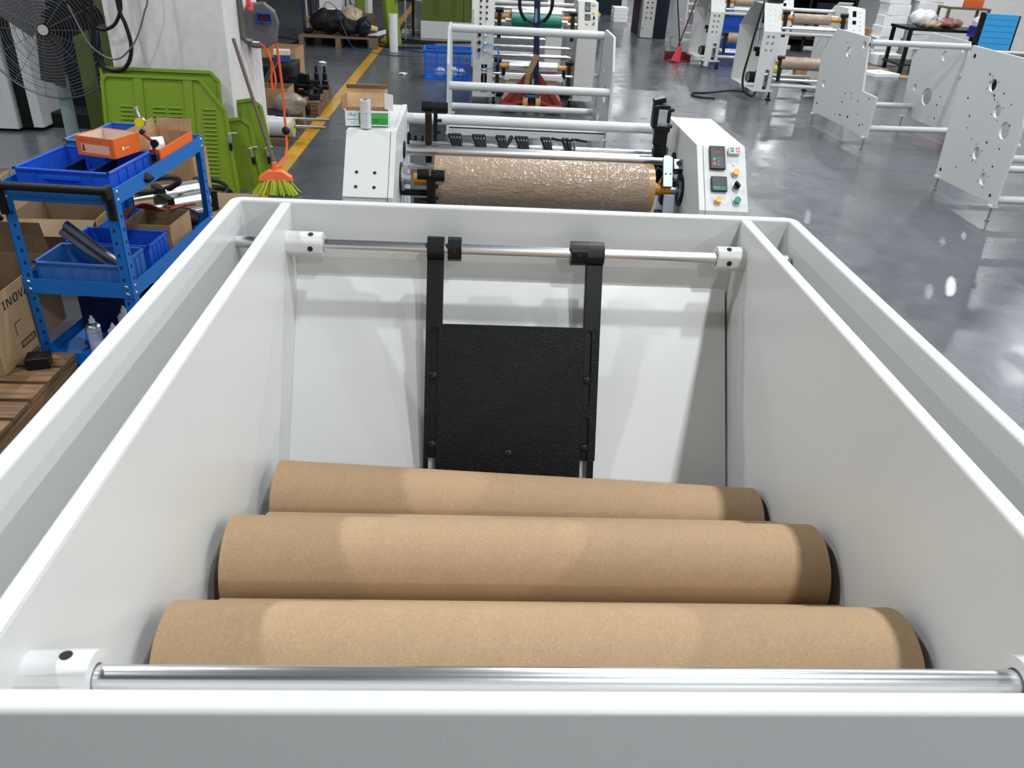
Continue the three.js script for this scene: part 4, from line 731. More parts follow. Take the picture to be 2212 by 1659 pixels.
{ // shelf with clutter against the partition
  const s = thing('angle_iron_shelf', 'dark angle-iron shelf with clutter against the white partition wall', 'shelf', [6.5, 0, -12.8]);
  const legs = [[.02, 0], [1.3, 0], [.02, -.55], [1.3, -.55]];
  for (const [x, z] of legs) part(s, 'leg', rbox(.05, .64, .05, x, .32, z, .003), M.black);
  part(s, 'shelf_board', bb(-.02, 1.34, .61, .65, -.60, .03, .003), M.black); part(s, 'shelf_board', bb(-.02, 1.34, .11, .14, -.60, .03, .003), M.brownblack);
  const u = thing('brown_rack', 'small brown metal rack standing on the dark shelf', 'rack', [7.12, .65, -13.0]);
  for (const x of [0, .62]) for (const z of [0, -.3]) part(u, 'leg', rbox(.035, .27, .035, x, .135, z, .002), mat([.13, .09, .045], .5));
  part(u, 'top_board', bb(-.02, .64, .265, .295, -.32, .02, .002), mat([.13, .09, .045], .5));
  const O = (lab, x, y, z, w, h, d, m = M.orange) => solo('orange_box', lab, 'box', rbox(w, h, d, x, y + h / 2, z, .003), m);
  O('lower orange box on the small brown rack', 7.48, .946, -13.1, .30, .09, .18, mat([.55, .10, .02], .6)); O('upper orange box stacked on the small brown rack', 7.50, 1.037, -13.1, .28, .085, .16);
  O('grey-white carton left of the orange boxes on the rack', 7.22, .946, -13.12, .2, .10, .2, M.foam);
  const bag = (lab, x, y, z, r, sx, sy, m, q) => solo('plastic_bag', lab, 'bag', displace(new THREE.IcosahedronGeometry(r, 4).scale(sx, sy, .8).translate(0, r * sy, 0), r * .1, 5 / r * .9, q), m, [x, y, z]);
  const wbag = phys([.72, .73, .76], .3, { bumpMap: T.film, bumpScale: .004 });
  bag('white plastic bag on the left of the dark shelf', 6.78, .65, -13.05, .15, 1.3, .8, wbag, 1); bag('plastic bag of tan wire on the shelf edge', 6.86, .65, -12.86, .10, 1.3, .5, mat([.35, .26, .16], .5), 3);
  bag('clear plastic bag with dark red parts on the dark shelf', 7.15, .65, -12.95, .13, 1.5, .55, phys([.25, .10, .09], .3), 5); bag('white plastic bag on top of the orange boxes', 7.62, 1.124, -13.1, .11, 1.2, .9, wbag, 7); bag('white lump of film under the small rack', 7.58, .65, -12.9, .11, .9, .9, wbag, 9);
  solo('blue_bin', 'dark blue plastic bin on the right of the dark shelf', 'bin', rbox(.36, .15, .3, 7.55, .60 - .075 + .125, -12.62, .01), mat([.012, .02, .22], .4));
  // blue foam board on a black cart
  const b = thing('board_trolley', 'black upright trolley carrying a bright sky-blue dimpled board', 'trolley', [5.93, 0, -10.0], -.12);
  part(b, 'post', [bb(-.04, .0, 0, 1.07, -.05, .0, .003)], M.black); part(b, 'back_panel', bb(0, .42, .02, 1.05, -.05, -.035, .003), M.black); part(b, 'base', bb(-.04, .42, 0, .05, -.25, .02, .004), M.black);
  const blue = mat([.03, .32, .66], .5), blue2 = mat([.012, .19, .46], .5); const bd = part(b, 'board', bb(.015, .385, .5, 1.06, -.034, .0, .004), blue);
  for (let j = 0; j < 8; j++) for (let i = 0; i < 11; i++) part(bd, 'dimple', new THREE.SphereGeometry(.010, 6, 4, 0, Math.PI * 2, 0, Math.PI / 2).rotateX(Math.PI / 2).scale(1, .8, .6).translate(.045 + i * .031, .55 + j * .065, .0), blue2);
  // foam stacks
  const fg = 'white foam blocks by the partition';
  const fb = (lab, x, y, z, w, h, d, ry = 0) => { const o = solo('foam_block', lab, 'foam', rbox(w, h, d, 0, h / 2, 0, .012), M.foam, [x, y, z], [0, ry, 0], fg); return o; };
  let y = 0; const names = ['bottom', 'second', 'third', 'fourth', 'fifth', 'sixth', 'topmost'];
  for (let k = 0; k < 7; k++) { const h = [.18, .2, .17, .16, .17, .16, .18][k]; fb(names[k] + ' foam block of the tall left stack by the partition', 6.83 + rr(-.03, .03) + k * .012, y, -14.25, .42 - k * .012, h, .35, rr(-.08, .08)); y += h; }
  y = .66; for (let k = 0; k < 4; k++) { fb(['lowest', 'second', 'third', 'top'][k] + ' foam block of the stack behind the dark shelf', 7.38 + rr(-.02, .02), [.0, .45, .72, .94][k], -14.2, .48, [.45, .27, .22, .2][k], .35, rr(-.06, .06)); }
  fb('large foam block on the floor left of the shelf leg', 6.72, 0, -13.76, .46, .17, .28, .1); fb('small foam block beside the large one on the floor', 6.30, 0, -13.85, .22, .22, .2, -.1);
  fb('foam block on the floor behind the shelf leg', 7.12, 0, -13.62, .3, .3, .25, .1);
  const fs = solo('foam_sheet', 'thin white foam sheet with a square hole flat on the floor', 'foam', X(ext([[-.22, -.2], [.22, -.2], [.22, .2], [-.22, .2]], .05, [[[-.05, -.05], [-.05, .05], [.05, .05], [.05, -.05]]], .004), [0, .004, 0], [-Math.PI / 2, 0, 0]), M.foam, [6.05, 0, -12.5], [0, .3, 0]);
  solo('cardboard_sheet', 'thin cardboard sheet lying on the floor beside the foam sheet', 'cardboard', [rbox(.55, .012, .25, 0, .008, 0, .002)], M.card, [6.60, 0, -12.36], [0, -.25, 0]);
  solo('cardboard_sheet', 'cardboard strip sticking out under the foam blocks', 'cardboard', [rbox(.5, .012, .2, 0, .008, 0, .002)], M.card, [6.3, 0, -13.2], [0, -.3, 0]);
  solo('long_strip', 'thin white strip lying on the floor in front of the shelf', 'strip', rbox(.34, .02, .04, 0, .022, 0, .003), M.foam, [6.62, .0, -12.15], [0, -.3, 0]);
  solo('cardboard_sheet', 'narrow cardboard sheet standing left of the foam stack', 'cardboard', box(.05, .5, .3, 6.47, .25, -14.2, [0, .1, 0]), M.card);
  // dark racks far behind the open machines
  const r = thing('dark_rack', 'dark storage rack in the far background behind the right-hand machines', 'rack', [5.5, 0, -14.9]);
  for (const x of [-.6, .2, 1.0]) part(r, 'post', bb(x, x + .05, 0, .88, -.5, 0, .003), M.black); for (const yy of [.2, .55, .85]) part(r, 'board', bb(-.6, 1.05, yy, yy + .03, -.5, 0, .003), M.brownblack); part(r, 'back', bb(-.6, 1.05, .05, .88, -.52, -.5, .002), M.black);
  for (const [lab, x, yy, w, h, m] of [['brown carton on the dark far rack', -.3, .58, .35, .25, M.cardDark], ['dark bin on the dark far rack', .55, .58, .4, .22, M.darkblue], ['grey sack on the dark far rack', .18, .23, .4, .28, M.greyPlas]]) solo('storage_box', lab, 'box', rbox(w, h, .35, 5.5 + x, yy + h / 2, -15.12, .02), m);
  for (const [lab, x, z, w, h, m] of [['yellow bag on the floor behind the open machine', 4.25, -11.9, .14, .12, mat([.38, .36, .05], .6)], ['tan carton on the floor behind the open machine', 4.62, -11.95, .16, .2, M.card], ['crumpled clear film on the floor behind the machines', 4.4, -12.0, .25, .14, M.film]]) solo('floor_item', lab, 'item', displace(new THREE.BoxGeometry(w, h, .2, 6, 6, 6).translate(0, h / 2, 0), .008, 40, x), m, [x, .009, z]);
  cablePath('bent black hose on the floor seen through the right-hand machine', [[4.0, .02, -11.5], [4.3, .02, -11.45], [4.55, .02, -11.3], [4.6, .02, -11.2]], .02);
}

// ---------------------------------------------------------------- blue cart and what it carries
const CART = [-1.268, 0, -2.845], CYAW = -.065;
const cw = (x, y, z) => { const c = Math.cos(CYAW), s = Math.sin(CYAW); return [CART[0] + x * c + z * s, y, CART[2] - x * s + z * c]; };   // cart-local to hall
{
  const g = thing('tool_cart', 'blue slotted angle-iron tool cart with three shelves at the left', 'cart', CART, CYAW);
  const W = .41, D = .86, TOP = .772;
  const angle = (x, z, sx, sz) => {      // L-profile leg
    const l = part(g, 'leg', [bb(Math.min(x, x + sx * .04), Math.max(x, x + sx * .04), .03, TOP, Math.min(z, z + sz * .003), Math.max(z, z + sz * .003)), bb(Math.min(x, x + sx * .003), Math.max(x, x + sx * .003), .03, TOP, Math.min(z, z + sz * .04), Math.max(z, z + sz * .04))], M.blueSteel);
    for (let i = 0; i < 14; i++) { const y = .09 + i * .048; if (y > .70) continue; part(l, 'slot', box(.008, .012, .001, x + sx * .025, y, z - sz * .0006), M.hole); part(l, 'slot', box(.001, .012, .008, x - sx * .0006, y, z + sz * .025), M.hole); }
    part(l, 'caster', [cyl(.03, .02, 'x', x + sx * .015, .03, z + sz * .02, 16)], M.rubber);
  };
  angle(0, 0, -1, -1); angle(-W, 0, 1, -1); angle(0, -D, -1, 1); angle(-W, -D, 1, 1);
  const shelf = (y0, y1, yp) => {
    const s = part(g, 'shelf', bb(-W + .004, -.004, yp - .002, yp, -D + .004, -.004), M.blueSteel);
    part(s, 'rail', bb(-W - .002, .002, y0, y1, .0, .003), M.blueSteel); part(s, 'rail', bb(-W - .002, .002, y0, y1, -D - .003, -D), M.blueSteel); part(s, 'rail', bb(.0, .003, y0, y1, -D, 0), M.blueSteel); part(s, 'rail', bb(-W - .003, -W, y0, y1, -D, 0), M.blueSteel);
    for (const x of [-W + .02, -.02]) for (const y of [y0 + .015, y1 - .015]) part(s, 'bolt', lathe([[0, .004], [.005, .0035], [.008, 0], [0, 0]], 10), M.steel, [x, y, .003], [Math.PI / 2, 0, 0]);
    for (const z of [-.02, -D + .02]) for (const y of [y0 + .015, y1 - .015]) part(s, 'bolt', lathe([[0, .004], [.005, .0035], [.008, 0], [0, 0]], 10), M.steel, [.003, y, z], [0, 0, -Math.PI / 2]);
  };
  shelf(.712, TOP, .722); shelf(.352, .412, .362); shelf(.05, .10, .06);
  const h = part(g, 'push_handle', [rod([-W - .01, .775, .035], [.0, .775, .035], .0155, 14)], M.rubber);
  for (const x of [-W + .005, -.012]) part(h, 'handle_bracket', [rbox(.026, .05, .05, x, .765, .022, .008), rbox(.026, .10, .02, x, .71, .006, .006)], M.rubber);
}
function tray(name, label, cat, w, h, d, m, p, ry, opt = {}) {
  const g = thing(name, label, cat, p, ry), t = .004, list = [];
  part(g, 'bottom', box(w - .02, t, d - .02, 0, t / 2 + .001, 0), m);
  const wall = (L, x, z, rot) => { const q = [box(L, h, t, 0, h / 2, 0)]; for (let i = 1; i < 5; i++) q.push(box(.005, h * .9, .006, (i / 5 - .5) * L, h * .46, .003)); const s = part(g, 'side_wall', q, m, [x, 0, z], [0, rot, 0]); return s; };
  wall(w - .014, 0, d / 2 - .008, 0); wall(w - .014, 0, -d / 2 + .008, Math.PI); wall(d - .014, w / 2 - .008, 0, Math.PI / 2); wall(d - .014, -w / 2 + .008, 0, -Math.PI / 2);
  part(g, 'rim', [box(w, .006, .012, 0, h, d / 2 - .006), box(w, .006, .012, 0, h, -d / 2 + .006), box(.012, .006, d, w / 2 - .006, h, 0), box(.012, .006, d, -w / 2 + .006, h, 0)], m);
  if (opt.div) { part(g, 'divider', box(.003, h * .55, d - .02, .03, h * .28, 0), M.darkblue); part(g, 'divider', box(w - .02, h * .55, .003, 0, h * .28, .02), M.darkblue); part(g, 'divider', box(.003, h * .55, d * .4, -.09, h * .28, -.08), M.darkblue); }
  if (opt.grip) part(g, 'grip_ledge', box(w * .38, .012, .012, 0, h * .72, d / 2), m);
  return g;
}
function openBox(name, label, w, h, d, m, inner, p, ry, flaps = []) {
  const g = thing(name, label, 'box', p, ry), t = .003;
  part(g, 'body', [box(w, t, d, 0, t / 2 + .0005, 0), box(w, h, t, 0, h / 2, d / 2), box(w, h, t, 0, h / 2, -d / 2), box(t, h, d - t, -w / 2, h / 2, 0), box(t, h, d - t, w / 2, h / 2, 0)], m);
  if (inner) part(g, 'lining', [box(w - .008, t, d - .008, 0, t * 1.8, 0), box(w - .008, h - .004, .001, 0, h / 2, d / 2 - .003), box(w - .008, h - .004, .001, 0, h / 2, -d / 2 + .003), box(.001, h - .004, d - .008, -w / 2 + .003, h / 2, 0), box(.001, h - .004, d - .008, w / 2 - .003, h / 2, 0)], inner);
  for (const [side, len, a] of flaps) {
    const f = side === 'f' || side === 'b' ? box(w, len, t, 0, len / 2, 0) : box(t, len, d, 0, len / 2, 0);
    const q = part(g, 'flap', f, inner || m);
    if (side === 'f') { q.position.set(0, h, d / 2); q.rotation.x = a; } if (side === 'b') { q.position.set(0, h, -d / 2); q.rotation.x = -a; } if (side === 'r') { q.position.set(w / 2, h, 0); q.rotation.z = -a; } if (side === 'l') { q.position.set(-w / 2, h, 0); q.rotation.z = a; }
  }
  return g;
}
tray('parts_tray', 'royal blue divided parts tray on the top front of the blue cart', 'tray', .355, .085, .345, M.bluePlas, cw(-.205, .7225, -.235), CYAW - .03, { div: true, grip: true });
tray('parts_tray', 'faded light blue bin behind the divided tray on the cart top', 'tray', .165, .105, .14, M.blueOld, cw(-.30, .7225, -.49), CYAW);
tray('parts_tray', 'blue tray at the back of the cart top beside the cardboard box', 'tray', .21, .09, .24, M.blueTray, cw(-.275, .7225, -.70), CYAW);
{
  const or = printed(256, 128, (g, w, h) => { g.fillStyle = '#d96321'; g.fillRect(0, 0, w, h); g.fillStyle = '#8a1f12'; g.font = 'bold 22px serif'; g.fillText('TOOL', 20, 34); g.fillStyle = '#b23a18'; g.fillText('CHUCKS', 88, 34); g.fillStyle = '#e3a98a'; g.fillRect(30, 48, 196, 62); g.fillStyle = '#2a1a14'; g.fillRect(40, 54, 12, 40); g.fillRect(34, 88, 24, 10); });
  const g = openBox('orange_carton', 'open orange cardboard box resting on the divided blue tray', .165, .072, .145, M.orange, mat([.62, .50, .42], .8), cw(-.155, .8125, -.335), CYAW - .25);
  part(g, 'printed_front', sheet(.163, .068), or, [0, .036, .0742]);
  part(g, 'side_print', sheet(.05, .02), printed(64, 24, (q, w, h) => { q.fillStyle = '#d96321'; q.fillRect(0, 0, w, h); q.fillStyle = '#f2dccb'; q.fillRect(6, 4, 14, 16); q.fillRect(24, 11, 36, 3); }), [.0846, .03, .01], [0, Math.PI / 2, 0]);
  openBox('orange_carton', 'orange-edged cardboard box holding a white tape roll at the back right of the cart', .15, .085, .34, M.orange, M.card, cw(-.083, .7225, -.605), CYAW, [['b', .05, .3], ['l', .05, .25]]);
  solo('tape_roll', 'white tape roll standing in the orange-edged box on the cart', 'tape roll', ring(.036, .016, .05, 'x', 0, 0, 0, 24), M.paper, cw(-.07, .79, -.56), [0, .5, 0]);
  const d = thing('dial_gauge_stand', 'yellow dial gauge on a red jointed stand on the edge of the blue cart', 'gauge', cw(-.012, .772, -.40), CYAW);
  part(d, 'magnetic_base', rbox(.022, .03, .03, .0, .016, 0, .003), M.black); part(d, 'arm', [rod([0, .03, 0], [0, .075, 0], .007, 10), rod([0, .075, 0], [-.03, .105, .004], .0065, 10)], M.red); part(d, 'clamp_knob', cyl(.015, .012, 'z', .012, .072, .014, 14), M.rubber); part(d, 'joint', new THREE.SphereGeometry(.012, 12, 8).translate(-.035, .11, 0), M.black);
  const dl = part(d, 'dial', cyl(.021, .012, 'z', -.035, .148, .004, 24), M.steel); part(dl, 'dial_face', cyl(.0185, .002, 'z', -.035, .148, .0112, 24), mat([.70, .62, .02], .4)); part(dl, 'stem', [rod([-.035, .167, .004], [-.043, .195, .002], .0055, 8), rod([-.043, .195, .002], [-.045, .205, .002], .009, 8)], M.alu);
  solo('work_glove', 'small grey-black lump of rag on the right rail side of the cart top', 'rag', displace(new THREE.IcosahedronGeometry(.03, 3).scale(1.2, .7, 1), .004, 60), M.blackMatte, cw(-.012, .742, -.27));
}
tray('parts_tray', 'worn blue tray with two steel tubes on the middle cart shelf', 'tray', .335, .105, .21, M.blueTray, cw(-.205, .3625, -.125), CYAW, {});
tray('parts_tray', 'blue tray behind the worn one on the middle cart shelf', 'tray', .34, .105, .19, M.bluePlas, cw(-.195, .3625, -.335), CYAW);
for (const [lab, o] of [['steel tube leaning out of the worn blue tray, left one', 0], ['steel tube leaning out of the worn blue tray, right one', .029]]) {
  const a = V(...cw(-.315 + o * .7, .545 + o, -.16)), b = V(...cw(-.10 + o * .7, .40 + o, -.115)), L = a.distanceTo(b);
  const m = solo('steel_tube', lab, 'tube', ring(.0165, .0135, L, 'y', 0, 0, 0, 24), M.steel); m.position.copy(a.clone().add(b).multiplyScalar(.5)); m.quaternion.setFromUnitVectors(V(0, 1, 0), a.clone().sub(b).normalize()); m.userData.group = 'steel tubes in the worn blue tray';
}
solo('tape_ring', 'yellow ring of tape inside the rear middle-shelf tray', 'tape', ring(.022, .015, .02, 'y', 0, 0, 0, 18), M.yellowBtn, cw(-.06, .376, -.33));
openBox('cardboard_box', 'open brown cardboard box on the middle cart shelf behind the trays', .20, .12, .22, M.card, M.cardDark, cw(-.13, .3625, -.57), CYAW);
solo('red_wires', 'bundle of red wires on the middle cart shelf', 'wires', [0, 1, 2, 3, 4].map(i => tube([[-.10 + i * .012, .0, .05], [-.03 + i * .01, .03 + i * .004, .0], [.05 + i * .01, .01, -.04]], .005, 16, 6)), M.redDark, cw(-.19, .49, -.56), [0, CYAW, 0]);
solo('hand_tool', 'red-handled pliers lying across the box on the middle cart shelf', 'pliers', [rod([-.05, 0, .03], [.02, .0, 0], .006, 8), rod([-.05, 0, -.01], [.02, 0, 0], .006, 8), rbox(.05, .01, .02, .045, 0, 0, .003)], M.red, cw(-.08, .492, -.70), [0, .6, 0]);
solo('black_cloth', 'dark cloth lump at the back of the middle cart shelf', 'cloth', displace(new THREE.IcosahedronGeometry(.08, 3).scale(1.3, .6, .9), .01, 30, 2), M.blackMatte, cw(-.13, .415, -.76));
{
  const can = (lab, x, z, h, r, body, shoulder) => { const g = thing('spray_can', lab, 'spray can', cw(x, .0605, z)); part(g, 'body', lathe([[0, 0], [r, 0], [r, h * .72], [0, h * .72]], 20), body); part(g, 'shoulder', lathe([[r, h * .72], [r * 1.03, h * .73], [r * .75, h * .80], [r * .5, h * .83], [0, h * .83]], 20), shoulder); part(g, 'nozzle', lathe([[r * .45, h * .83], [r * .42, h * .92], [r * .2, h * .93], [r * .2, h], [0, h]], 14), M.paper); return g; };
  const lab = printed(256, 128, (g, w, h) => { g.fillStyle = '#b9bdd2'; g.fillRect(0, 0, w, h); g.fillStyle = '#4b4f66'; g.font = 'bold 15px sans-serif'; g.fillText('SILASEPU', 20, 28); g.fillText('SILASEPU', 148, 28); g.fillStyle = '#888c9c'; for (let i = 0; i < 5; i++) { g.fillRect(24, 40 + i * 9, 66, 4); g.fillRect(152, 40 + i * 9, 66, 4); } }, .35);
  const c1 = can('lilac and silver spray can on the bottom cart shelf', -.235, -.085, .165, .0265, mat([.45, .47, .60], .35), M.alu);
  const cg = new THREE.CylinderGeometry(.0267, .0267, .075, 24, 1, true); cg.userData.ownUV = true; part(c1, 'label', cg, lab, [0, .075, 0], [0, -.6, 0]);
  can('white-capped bottle behind the spray can on the cart', -.175, -.12, .12, .022, M.paper, M.paper); can('larger white-capped bottle farther back on the bottom cart shelf', -.16, -.20, .16, .028, M.paper, M.paper);
  tray('parts_tray', 'black tray on the bottom cart shelf around the spray can', 'tray', .30, .05, .28, M.blackMatte, cw(-.21, .0605, -.55), CYAW);
  openBox('blue_box', 'dark blue box with a small white label at the back of the bottom cart shelf', .22, .16, .10, M.navy, null, cw(-.27, .0605, -.32), CYAW);
  openBox('cardboard_box', 'small brown box at the right of the bottom cart shelf', .13, .11, .14, M.cardDark, M.cardDark, cw(-.09, .0605, -.33), CYAW);
}
// ---------------------------------------------------------------- left of the cart
{
  const txt = printed(512, 384, (g, w, h) => {
    g.fillStyle = '#a98a66'; g.fillRect(0, 0, w, h); g.fillStyle = 'rgba(120,92,62,.35)'; for (let i = 0; i < 40; i++) g.fillRect((i * 137) % w, (i * 89) % h, 60, 3);
    g.fillStyle = '#2e241b'; g.font = 'bold 62px sans-serif'; g.fillText('INOVANCE', 95, 92); g.strokeStyle = '#3d3126'; g.lineWidth = 6; g.beginPath(); g.moveTo(190, 190); g.lineTo(140, 190); g.lineTo(140, 255); g.stroke();
    g.fillStyle = '#33291f'; g.fillRect(150, 300, 110, 38); g.fillRect(275, 295, 62, 42); g.fillStyle = '#8c7152'; g.fillRect(158, 308, 94, 22);
  }, .8);
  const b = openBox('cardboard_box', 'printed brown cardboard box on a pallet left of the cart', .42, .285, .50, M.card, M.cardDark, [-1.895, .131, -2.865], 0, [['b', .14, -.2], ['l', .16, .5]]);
  part(b, 'printed_side', sheet(.498, .28), txt, [.2122, .143, 0], [0, Math.PI / 2, 0]);
  pallet('wooden_pallet', 'worn wooden pallet on the floor in the lower left corner', 1.0, .86, [-2.02, 0, -2.39], 0, M.wood, 7, .13);
  const k = thing('metal_bracket', 'black channel-shaped metal part on the wooden pallet at lower left', 'bracket', [-1.74, .1305, -2.47], .4);
  part(k, 'web', rbox(.09, .11, .02, 0, .055, 0, .003), M.black); part(k, 'flange', rbox(.09, .02, .09, 0, .01, .04, .003), M.black); part(k, 'flange', rbox(.09, .02, .06, 0, .10, .03, .003), M.black);
  solo('metal_block', 'black metal block beside the channel part on the pallet', 'metal part', rbox(.08, .045, .07, 0, .0225, 0, .004), M.black, [-1.60, .1305, -2.70], [0, .3, 0]);
  // wrapped bale behind, open carton, pneumatic cylinder, tall carton
  solo('wrapped_bale', 'brown bale wrapped in glossy clear film left of the cart', 'bale', displace(new THREE.BoxGeometry(.7, .46, .7, 14, 10, 14).translate(0, .235, 0), .008, 16), phys([.22, .15, .10], .2, { bumpMap: T.film, bumpScale: .006, clearcoat: .5 }), [-2.67, .005, -3.75]);
  openBox('cardboard_box', 'large open brown carton seen through the cart above the trays', .42, .30, .42, M.card, M.cardDark, [-2.05, .005, -4.05], .05, [['l', .1, .5], ['f', .12, 2.0]]);
  const base = openBox('flat_carton', 'low brown carton behind the cart carrying the pneumatic cylinder', .62, .26, .55, M.cardDark, null, [-1.50, .005, -4.22], .0);
  part(base, 'top_sheet', box(.62, .004, .55, 0, .262, 0), M.cardDark);
  const c = thing('pneumatic_cylinder', 'silver pneumatic cylinder with black end caps lying behind the cart', 'cylinder', [-1.46, .272, -4.13], .75);
  part(c, 'barrel', [cyl(.048, .20, 'x', 0, .055, 0, 28), rbox(.2, .02, .09, 0, .012, 0, .004)], M.alu); part(c, 'end_cap', rbox(.035, .105, .105, -.115, .053, 0, .006), M.black); part(c, 'end_cap', rbox(.035, .105, .105, .115, .053, 0, .006), M.black); part(c, 'piston_rod', cyl(.014, .14, 'x', -.19, .055, 0, 14), M.chrome); part(c, 'mount', rbox(.04, .07, .06, -.28, .045, 0, .006), M.black);
  const c2 = dup(c, 'silver pneumatic cylinder partly hidden behind the front one', [-1.56, .272, -4.30], .75);
  solo('black_hose', 'coil of thick black hose behind the blue cart', 'hose', X(new THREE.TorusGeometry(.12, .016, 8, 30), [-1.62, .41, -4.12], [1.1, .3, 0]), M.rubber);
  openBox('cardboard_box', 'tall brown carton standing behind the pneumatic cylinder', .42, .42, .30, M.card, M.card, [-1.79, .005, -4.74], .03);
  const cg = thing('cable_coil', 'heap of coiled black cable on the floor under the green panels', 'cable', [-1.66, 0, -5.08]);
  for (let i = 0; i < 5; i++) part(cg, 'loop', X(new THREE.TorusGeometry(.13 + .02 * (i % 3), .012, 6, 30), [rr(-.05, .05), .02 + i * .022, rr(-.03, .03)], [Math.PI / 2 + rr(-.15, .15), rr(-.1, .1), 0]), M.rubber);
}
// ---------------------------------------------------------------- green covers, broom, hose reel at the column
{
  const gp = (label, x0, x1, H, zb, lean, ry, chamfer, louv, latch) => {
    const g = thing('louvred_cover', label, 'cover', [(x0 + x1) / 2, .002, zb], ry); g.rotation.order = 'YXZ'; g.rotation.x = -lean;
    const w = (x1 - x0) / 2, out = chamfer ? [[-w, 0], [w, 0], [w - .05, H - .19], [w - .20, H], [-w + .04, H], [-w + .01, H - .03]] : [[-w, 0], [w, 0], [w, H - .05], [w - .05, H], [-w, H]];
    part(g, 'sheet', ext(out, .004, [], 0), M.green);
    for (let i = 0; i < out.length; i++) { const a = out[i], b = out[(i + 1) % out.length]; part(g, 'rim', bar([a[0], a[1], .010], [b[0], b[1], .010], .020, .012, [0, 0, 1]), M.green); }
    if (louv) {
      for (const x of [-w + .23, w - .275]) part(g, 'rib', bb(x - .028, x + .028, .01, H - .01, .004, .013, .002), M.green);
      for (const cx of [-w + .145, -w + .345, w - .37, w - .155]) for (let j = 0; j < 19; j++) part(g, 'louvre', rbox(.082, .006, .012, cx, .06 + j * .0262, .007, .003, [.5, 0, 0]), M.green);
    }
    if (latch) { const l = part(g, 'latch', [rbox(.022, .06, .012, w - .03, latch, .018, .003), rod([w - .02, latch + .03, .022], [w + .02, latch + .03, .03], .006, 8)], M.alu); part(l, 'latch_grip', rbox(.02, .045, .018, w - .028, latch - .055, .02, .004), M.black); }
    return g;
  };
  gp('big green louvred metal cover leaning on the white column', -2.37, -1.555, .715, -5.34, .20, .02, true, true, .36);
  gp('second green cover just showing behind the louvred cover', -2.38, -1.65, .745, -5.41, .18, .02, false, false, 0);
  const n1 = gp('narrow green cover leaning at the right of the column, in front', -.085, .085, .46, 0, .12, 0, false, false, .24); n1.position.set(-1.50, .002, -5.47); n1.rotation.set(-.14, .12, .14, 'YXZ');
  const n2 = gp('narrow green cover leaning at the right of the column, behind', -.08, .08, .55, 0, .12, 0, false, false, .2); n2.position.set(-1.44, .002, -5.66); n2.rotation.set(-.14, .12, .16, 'YXZ');
  const b = thing('broom', 'broom with yellow-green bristles and orange cap leaning on the column', 'broom', [-1.31, 0, -5.38], .1);
  const br = []; for (let i = 0; i < 70; i++) { const t = i / 69 * 2 - 1, k = rr(-1, 1); br.push(rod([t * .055, .135, k * .014], [t * .155 + rr(-.01, .01), .004 + rr(0, .012), k * .05 + .02], .005, 4, .004)); }
  const bm = part(b, 'bristles', br, mat([.42, .52, .03], .6)); bm.userData.kind = 'stuff';
  part(b, 'cap', ext([[-.11, .095], [.11, .095], [.105, .125], [.045, .165], [-.045, .165], [-.105, .125]], .055, [], .006).translate(0, 0, -.02), mat([.85, .17, .06], .45)); part(b, 'ferrule', cyl(.017, .06, 'y', 0, .19, .005, 14), mat([.85, .17, .06], .45));
  part(b, 'handle', rod([0, .2, .0], [-.20, .95, -.16], .0115, 10), mat([.12, .075, .06], .5));
  // hose reel
  const r = thing('hose_reel', 'grey wall-mounted hose reel with blue-framed outlet on the column side', 'hose reel', [-1.515, .955, -6.2]);
  const prof = [[-.125, -.10], [-.13, .06], [-.08, .14], [.03, .155], [.10, .10], [.12, .02], [.10, -.09], [.02, -.14], [-.07, -.14]];
  part(r, 'casing', ext(prof, .13, [], .012).rotateY(.2).translate(-.0, 0, -.05), M.greyPlas);
  part(r, 'side_disc', [cyl(.085, .02, 'x', -.11, -.01, .07, 24).rotateY(-.6)], M.blackMatte); const o = part(r, 'outlet_frame', [bb(.0, .105, .085, .095, .085, .1, .003), bb(.0, .105, .03, .04, .085, .1, .003), bb(-.002, .008, .03, .095, .085, .1, .003), bb(.098, .108, .03, .095, .085, .1, .003)], mat([.02, .05, .40], .4)); part(o, 'opening', bb(.006, .1, .038, .088, .08, .086), mat([.03, .005, .006], .6));
  part(r, 'rear_shell', [rbox(.18, .2, .05, .0, -.01, .0, .03)], M.greyPlas);
  const pipe = thing('air_pipe', 'galvanised air pipe with red valve running down the column corner', 'pipe', [0, 0, 0]);
  part(pipe, 'pipe', tube([[-1.585, 2.4, -5.98], [-1.585, 1.2, -5.98], [-1.585, .92, -5.98], [-1.575, .885, -5.98], [-1.535, .875, -6.0]], .022, 40, 12), mat([.16, .145, .12], .45, .5)); part(pipe, 'fitting', rod([-1.56, .873, -5.99], [-1.49, .868, -6.02], .014, 10), M.steel); part(pipe, 'valve', [cyl(.022, .05, 'y', -1.52, 1.10, -5.98, 14), rbox(.03, .05, .02, -1.52, 1.13, -5.96, .006)], M.pink);
  solo('air_hose', 'orange air hose hanging from the grey reel with a black ball stop', 'hose', tube([[-1.455, 1.02, -6.13], [-1.436, .957, -6.2], [-1.423, .82, -6.25], [-1.415, .663, -6.25], [-1.409, .503, -6.25], [-1.411, .37, -6.25], [-1.41, .20, -6.24], [-1.408, .10, -6.2], [-1.425, .02, -6.1], [-1.47, .009, -5.95]], .009, 70, 8), M.orangeHose);
  solo('hose_stop', 'black ribbed ball stop on the hanging orange hose', 'stopper', new THREE.SphereGeometry(.031, 20, 14), M.rubber, [-1.411, .228, -6.245]);
